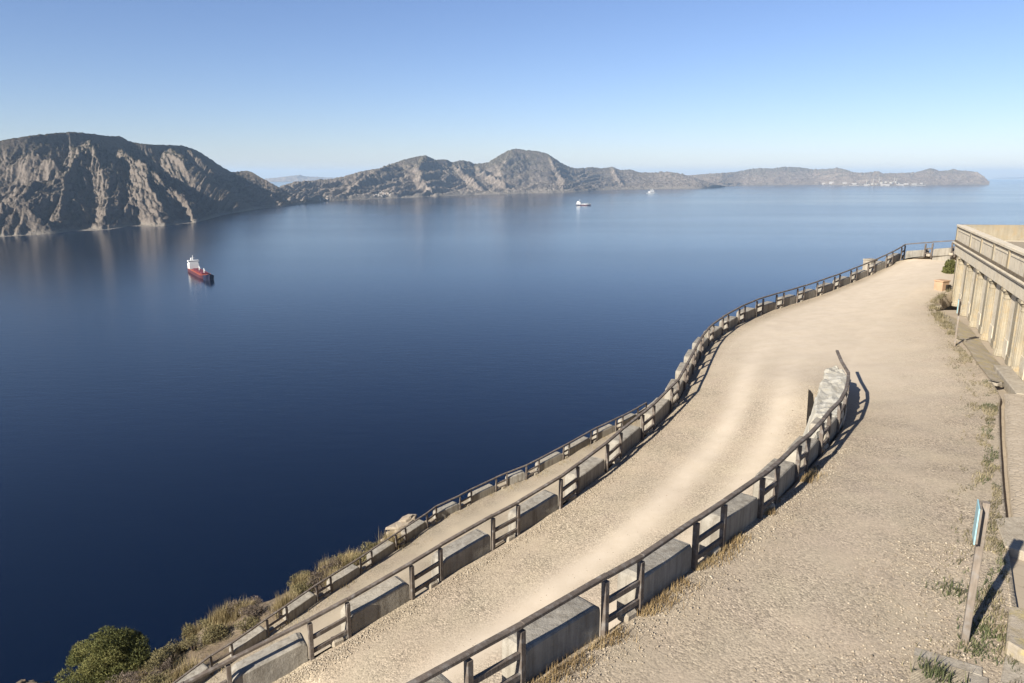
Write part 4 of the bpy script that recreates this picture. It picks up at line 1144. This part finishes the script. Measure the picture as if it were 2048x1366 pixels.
hills('far_coast',
      [(1360, 374.5), (1440, 373.5), (1480, 371), (1560, 370.5), (1640, 370), (1700, 371.3), (1760, 371.8), (1820, 371.4), (1900, 370.2), (1950, 369.6), (1979, 369.3)],
      [(1360, 352), (1385, 350), (1410, 348), (1440, 346), (1470, 344), (1500, 338), (1520, 336), (1545, 337), (1565, 333.5), (1600, 334.5), (1620, 338), (1640, 338.5), (1665, 337), (1675, 335), (1690, 339), (1710, 345), (1735, 345), (1757, 342), (1765, 346.5), (1800, 346), (1830, 344.5), (1845, 341), (1862, 336), (1880, 342), (1895, 341), (1908, 337.5), (1918, 341), (1940, 342), (1955, 344), (1968, 353), (1979, 364)],
      [(1360, 3500), (1500, 3500), (1700, 3200), (1860, 2600), (1960, 1200), (1979, 700)],
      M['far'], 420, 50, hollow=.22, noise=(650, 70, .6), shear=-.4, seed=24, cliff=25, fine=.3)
hills('distant_range',
      [(470, 364), (540, 364), (620, 363), (700, 362), (800, 362)],
      [(470, 361), (520, 358), (545, 356), (575, 352.5), (597, 349.5), (610, 352.5), (640, 354), (680, 356), (740, 360), (800, 361.5)],
      [(470, 3000), (800, 3000)], M['far'], 120, 16, hollow=.15, noise=(900, 60, .6), seed=34)
hills('distant_range', [(1985, 356.8), (2010, 356.7), (2150, 356.6)], [(1985, 356.2), (2010, 355.2), (2040, 354.6), (2150, 355)], [(1985, 2500), (2150, 2500)], M['far'], 40, 8, hollow=.1, noise=(900, 30, .6), seed=44)

# ------------------------------------------------------------------ ships
def ship_frame(name, bow, stern, label, cat):
    d = (bow - stern); d.z = 0; L = d.length; d.normalize()
    r = empty(name, stern, label, cat, 'ships lying in the bay'); r.location.z = SEA
    s = Vector((d.y, -d.x, 0))
    return r, stern.copy(), d, s, L
def hull(m, st, d, s, L, B, zk, zd, zb, n=14, z_off=0.0, inset=0.0):
    """hull shell: stern at st, bow at st+d*L; zk keel, zd deck, zb bow deck"""
    vs = []; fs = []
    for i in range(n + 1):
        t = i / n
        wdt = B / 2 * (1 - max(0, (t - .74) / .26) ** 2.2) * (1 - .12 * max(0, (.08 - t) / .08)) - inset
        wk = wdt * (.92 - .5 * max(0, (t - .7) / .3))
        zt = zd + (zb - zd) * max(0, (t - .86) / .14) ** .6
        fl = d * (L * t) ; rake = d * (L * .035 * max(0, (t - .8) / .2))
        for sg in (-1, 1):
            vs.append(st + fl + s * sg * max(wk, .15) + Z * zk); vs.append(st + fl + rake + s * sg * max(wdt, .3) + Z * zt)
    for i in range(n):
        a = i * 4; b = a + 4
        fs += [[a, b, b + 1, a + 1], [a + 2, a + 3, b + 3, b + 2], [a + 1, b + 1, b + 3, a + 3], [a, a + 2, b + 2, b]]
    fs += [[0, 1, 3, 2], [n * 4, n * 4 + 2, n * 4 + 3, n * 4 + 1]]
    m.add(vs, fs); return m
stern = at(384, 541.5, SEA); bow = at(419, 560.5, SEA)
sh, st, d, s, L = ship_frame('cargo_ship', bow, stern, 'red hulled bulk carrier with white superstructure aft, anchored in the bay', 'ship')
B = 23
sea0 = Vector((0, 0, 0)); st.z = SEA
m = MB(); hull(m, st, d, s, L, B, -1.5, 7.5, 11.5); h_ = m.build('hull', M['hullred'], sh)
m = MB(); hull(m, st + d * (L * .985 - L * .085), d, s, L * .125, B * .9, -1.5, 9.5, 15, 8); m.build('bow', M['navy'], sh)  # navy colour stands in for the shadow on the bow flare
m = MB(); m.frame(st + d * (L * .52) + Z * 7.85, d, s, Z, L * .66, B * .97, .6); m.build('deck', M['deckred'], sh)
for k in range(4):
    m = MB(); m.frame(st + d * (L * (.31 + .135 * k)) + Z * 9.6, d, s, Z, L * .115, B * .60, 3.2); m.build('hatch_cover', M['maroon'], sh, .2)
for sg in (-1, 1):
    m = MB(); m.beam(st + d * (L * .12) + s * sg * B * .485 + Z * 8.3, st + d * (L * .8) + s * sg * B * .485 + Z * 8.3, .6, 1.3); m.build('bulwark', M['deckred'], sh)
m = MB(); m.frame(st + d * (L * .115) + Z * 13.5, d, s, Z, L * .13, B * .92, 13); m.build('superstructure', M['white'], sh, .2)
m = MB(); m.frame(st + d * (L * .125) + Z * 22.2, d, s, Z, L * .10, B * .84, 4.2); m.build('upper_deckhouse', M['white'], sh, .2)
br = MB(); br.frame(st + d * (L * .135) + Z * 26.0, d, s, Z, L * .075, B * 1.04, 3.2); bo = br.build('bridge', M['white'], sh, .2)
m = MB(); m.frame(st + d * (L * .135 + L * .038) + Z * 26.5, d, s, Z, .4, B * .96, 1.1); m.build('bridge_window', M['glass'], bo)
m = MB(); m.frame(st + d * (L * .05) + Z * 27, d, s, Z, L * .04, B * .22, 9); m.build('funnel', M['white'], sh, .3)
m = MB(); m.beam(st + d * (L * .13) + Z * 27, st + d * (L * .13) + Z * 39, 1.0, 1.0); m.beam(st + d * (L * .13) + s * 4 + Z * 34, st + d * (L * .13) - s * 4 + Z * 34, .6, .6); m.build('mast', M['white'], sh)
for t in (.47, .74):
    m = MB(); q = st + d * (L * t); m.beam(q + Z * 9, q + Z * 21, 1.3, 1.3); m.beam(q + Z * 20, q + d * 12 + Z * 15.5, .8, .8); m.build('deck_crane', M['white'], sh)

def white_ship(stern, bow, label):
    sh, st, d, s, L = ship_frame('supply_ship', bow, stern, label, 'ship'); st.z = SEA; B = L * .16
    m = MB(); hull(m, st, d, s, L, B, -1, 7, 11); m.build('hull', M['navy'], sh)
    m = MB(); hull(m, st + d * L * .3, d, s, L * .62, B * 1.02, -.8, 3.6, 3.6); m.build('red_waterline', M['hullred'], sh)
    m = MB(); hull(m, st, d, s, L, B * 1.03, 7.2, 10, 14); m.build('bulwark', M['white'], sh)
    m = MB(); m.frame(st + d * (L * .19) + Z * 17, d, s, Z, L * .26, B * .9, 14); m.build('superstructure', M['white'], sh, .3)
    br = MB(); br.frame(st + d * (L * .17) + Z * 27, d, s, Z, L * .15, B * .95, 7); bo = br.build('bridge', M['white'], sh, .3)
    m = MB(); m.frame(st + d * (L * .17 + L * .077) + Z * 28, d, s, Z, .5, B * .9, 2); m.build('bridge_window', M['glass'], bo)
    m = MB(); m.beam(st + d * (L * .24) + Z * 28, st + d * (L * .24) + Z * 46, 2.2, 2.2); m.build('mast', M['white'], sh)
    m = MB(); m.beam(st + d * (L * .82) + Z * 10, st + d * (L * .82) + Z * 21, 1.6, 1.6); m.build('foremast', M['white'], sh)
    for k in range(3):
        m = MB(); m.frame(st + d * (L * (.45 + .14 * k)) + Z * 12, d, s, Z, L * .1, B * .6, 3.5); m.build('hatch_cover', M['white'] if k else M['steel'], sh)
white_ship(at(1152.5, 410.5, SEA), at(1181, 411.8, SEA).lerp(at(1181, 410.5, SEA), .5), 'white ship with dark hull and low red side, far out mid bay')
# work vessel near the far shore
q0, q1 = at(1293, 386.6, SEA), at(1313, 386.6, SEA)
sh, st, d, s, L = ship_frame('drilling_vessel', q1, q0, 'small grey work vessel with pale derricks close to the far shore', 'ship'); st.z = SEA
m = MB(); hull(m, st, d, s, L, 24, -1, 7, 10); m.build('hull', M['steel'], sh)
m = MB(); m.frame(st + d * (L * .28) + Z * 17, d, s, Z, L * .2, 20, 20); m.build('deckhouse', M['white'], sh, .4)
for t, hh in ((.42, 48), (.55, 56), (.68, 40)):
    m = MB(); q = st + d * (L * t); 
    for sx in (-1, 1):
        m.beam(q + d * 9 * sx + Z * 7, q + d * 2 * sx + Z * hh, 3, 3)
    m.beam(q - d * 5 + Z * 26, q + d * 5 + Z * 26, 2.5, 2.5); m.build('derrick', M['white'], sh)

# ------------------------------------------------------------------ whitewashed village and harbour, far away
dg = bpy.context.evaluated_depsgraph_get()
scene.view_layers[0].update()
HO = {o.name: o for o in COL.objects if o.name.startswith(('coastal_ridge', 'far_coast'))}
def drop(u, v):
    """first hill surface met along the sight line of a surveyed spot"""
    dv = Vector(ray(u, v)).normalized(); o0 = Vector((0, 0, CAMZ)); best = None
    for o in HO.values():
        ok, loc, nrm, _ = o.ray_cast(o0, dv)
        if ok and (best is None or (loc - o0).length < (best - o0).length): best = loc
    return best
def house(u, v, w, label, h=None):
    c = drop(u, v)
    if c is None: return
    h = h or w * .6
    e = empty('white_house', c, label, 'house', 'houses of the white village', random.uniform(-.3, .3))
    m = MB(); m.world = False; m.box((0, w * .4, h / 2 - 4), (w, w * .8, h + 8)); m.build('wall', M['house'], e)
    m = MB(); m.world = False; y0, y1 = 0, w * .8
    m.add([(-w * .52, y0 - 1, h), (w * .52, y0 - 1, h), (w * .52, y1 + 1, h), (-w * .52, y1 + 1, h), (-w * .5, w * .4, h + w * .16), (w * .5, w * .4, h + w * .16)], [[0, 1, 5, 4], [2, 3, 4, 5], [0, 4, 3], [1, 2, 5], [0, 3, 2, 1]]); m.build('roof', M['house'] if random.random() < .7 else M['tile'], e)
    for k in (-1, 0, 1):
        m = MB(); m.world = False; m.box((w * .28 * k, -.2, h * .5), (w * .11, .5, h * .26)); m.build('window', M['glass'], e)
V_H = [(748, 391.2, 11), (752, 389.6, 10), (757, 389.8, 12), (761, 386.8, 11), (763, 384.8, 10), (766, 389.0, 12), (766, 386.2, 10), (770, 388.2, 11), (771, 391.2, 13), (757, 392.4, 12), (763, 392.8, 12), (776, 388.6, 14), (780, 390.0, 12), (640, 400.2, 12), (647, 399.8, 12), (654, 398.9, 11)]
for k, (u, v, w) in enumerate(V_H):
    house(u, v, w * 1.15, 'white house of the far shore village under the brown ridge' if k < 13 else 'white house in the small cove left of the far village')

def harbour(kind, u, v, **kw):
    c = drop(u, v)
    if c is None: return
    g = 'harbour works on the far coast'
    if kind == 'tank':
        e = empty('storage_tank', c, 'cream storage tank in the far harbour', 'tank', 'storage tanks of the far harbour'); m = MB(); m.world = False
        m.lathe((0, 0, -15), [(kw['r'], 0), (kw['r'], kw['h'] + 15), (kw['r'] * .6, kw['h'] + 15 + kw['r'] * .12)], 20); m.build('tank_shell', M['cream'], e)
    elif kind == 'shed':
        e = empty('warehouse', c, 'long white warehouse in the far harbour', 'warehouse', 'warehouses of the far harbour'); m = MB(); m.world = False
        m.box((0, 0, kw['h'] / 2 - 10), (kw['w'], 60, kw['h'] + 20)); m.build('wall', M['house'], e)
        m = MB(); m.world = False; m.box((0, 0, kw['h'] + 2), (kw['w'] * 1.03, 64, 4)); m.build('roof', M['cream'], e)
    elif kind == 'crane':
        e = empty('harbour_crane', c, kw['label'], 'crane', 'cranes of the far harbour'); m = MB(); m.world = False; h = kw['h']
        m.beam((0, 0, -10), (0, 0, h), 8, 8); m.build('tower', M['cream'], e)
        m = MB(); m.world = False; m.beam((-kw['b'] * .4, 0, h * .82), (kw['b'], 0, h * .82), 9, 10); m.build('jib', M['cream'], e)
    elif kind == 'chimney':
        e = empty('chimney_stack', c, 'slim pale chimney stack in the far harbour', 'chimney', 'chimneys of the far harbour'); m = MB(); m.world = False
        m.lathe((0, 0, -10), [(8, 0), (6, kw['h'] + 10)], 10); m.build('shaft', M['cream'], e)
for u, v, r, h in ((1763, 366.5, 60, 32), (1772, 365.2, 55, 34), (1782, 366.2, 60, 30), (1790, 365, 52, 34), (1745, 368.4, 45, 26), (1752, 369.0, 45, 26), (1797, 367.6, 50, 30)): harbour('tank', u, v, r=r * .75, h=h * .8)
for u, v, w, h in ((1647, 368.2, 90, 40), (1663, 366.8, 150, 55), (1689, 367.2, 110, 42), (1708, 369.2, 130, 50), (1734, 370.5, 160, 30), (1770, 370.0, 260, 26), (1800, 370.0, 220, 26), (1812, 368.8, 120, 38), (1828, 369.4, 130, 40), (1842, 368.2, 70, 40)): harbour('shed', u, v, w=w * .7, h=h * .7)
harbour('crane', 1793, 366.5, h=120, b=90, label='tall white crane with a long arm in the far harbour')
harbour('crane', 1746, 367.8, h=110, b=30, label='slim white crane left of the harbour tanks')
harbour('chimney', 1733, 367.0, h=90); harbour('chimney', 1758, 364.6, h=120); harbour('chimney', 1788, 365.0, h=120)
# pale quay at the foot of the harbour
qa_, qb_ = at(1700, 371.4, SEA), at(1850, 371.2, SEA)
m = MB(); m.beam(qa_ + Z * 3, qb_ + Z * 3, 60, 22); o = m.build('harbour_quay', M['cream']); tag(o, 'long pale quay wall at the foot of the far harbour', 'quay')

# ------------------------------------------------------------------ air
m = MB(); m.box((0, 0, (SEA - 1.5 + 470) / 2), (126000, 126000, 470 - (SEA - 1.5)))
haze = m.build('haze', bpy.data.materials.new('haze_air')); hm = haze.data.materials[0]; hm.use_nodes = True
ht = hm.node_tree; ht.nodes.clear()
ho = ht.nodes.new('ShaderNodeOutputMaterial'); hv = ht.nodes.new('ShaderNodeVolumePrincipled')
hv.inputs['Color'].default_value = (.54, .76, 1.0, 1); hv.inputs['Density'].default_value = 2.0e-5; hv.inputs['Anisotropy'].default_value = .12
ht.links.new(hv.outputs[0], ho.inputs['Volume']); tag(haze, kind='stuff')

# ------------------------------------------------------------------ camera, light, world
cam = bpy.data.cameras.new('camera'); cam.sensor_width = 36; cam.lens = FPX / 2048 * 36; cam.clip_start = .1; cam.clip_end = 200000
co = bpy.data.objects.new('camera', cam); link(co); co.location = (0, 0, CAMZ); co.rotation_euler = (math.pi / 2 - PITCH, 0, 0)
scene.camera = co
SUN_EL, SUN_AZ = math.radians(28), math.radians(224)       # azimuth clockwise from the view direction (+Y)
sl = bpy.data.lights.new('sun', 'SUN'); sl.energy = 5.0; sl.angle = math.radians(.53); sl.color = (1, .93, .82)
so = bpy.data.objects.new('sun', sl); link(so)
sdir = Vector((math.sin(SUN_AZ) * math.cos(SUN_EL), math.cos(SUN_AZ) * math.cos(SUN_EL), math.sin(SUN_EL)))
so.rotation_euler = (-sdir).to_track_quat('-Z', 'Y').to_euler()
w = bpy.data.worlds.new('World'); scene.world = w; w.use_nodes = True; nt = w.node_tree; nt.nodes.clear()
wo = nt.nodes.new('ShaderNodeOutputWorld'); bg = nt.nodes.new('ShaderNodeBackground'); sk_ = nt.nodes.new('ShaderNodeTexSky')
sk_.sky_type = 'NISHITA'; sk_.sun_disc = False; sk_.sun_elevation = SUN_EL; sk_.sun_rotation = SUN_AZ
sk_.altitude = 220; sk_.air_density = .95; sk_.dust_density = .27; sk_.ozone_density = 4.5
bg.inputs['Strength'].default_value = .052
tn = nt.nodes.new('ShaderNodeMix'); tn.data_type = 'RGBA'; tn.blend_type = 'MULTIPLY'; tn.inputs[0].default_value = 1; tn.inputs[7].default_value = (1.03, .945, 1.04, 1)
nt.links.new(sk_.outputs[0], tn.inputs[6]); nt.links.new(tn.outputs[2], bg.inputs[0]); nt.links.new(bg.outputs[0], wo.inputs[0])
vs_ = scene.view_settings; vs_.view_transform = 'Standard'; vs_.look = 'None'; vs_.gamma = 1; vs_.exposure = 1.3
scene.cycles.volume_bounces = 1
scene.cycles.max_bounces = 6
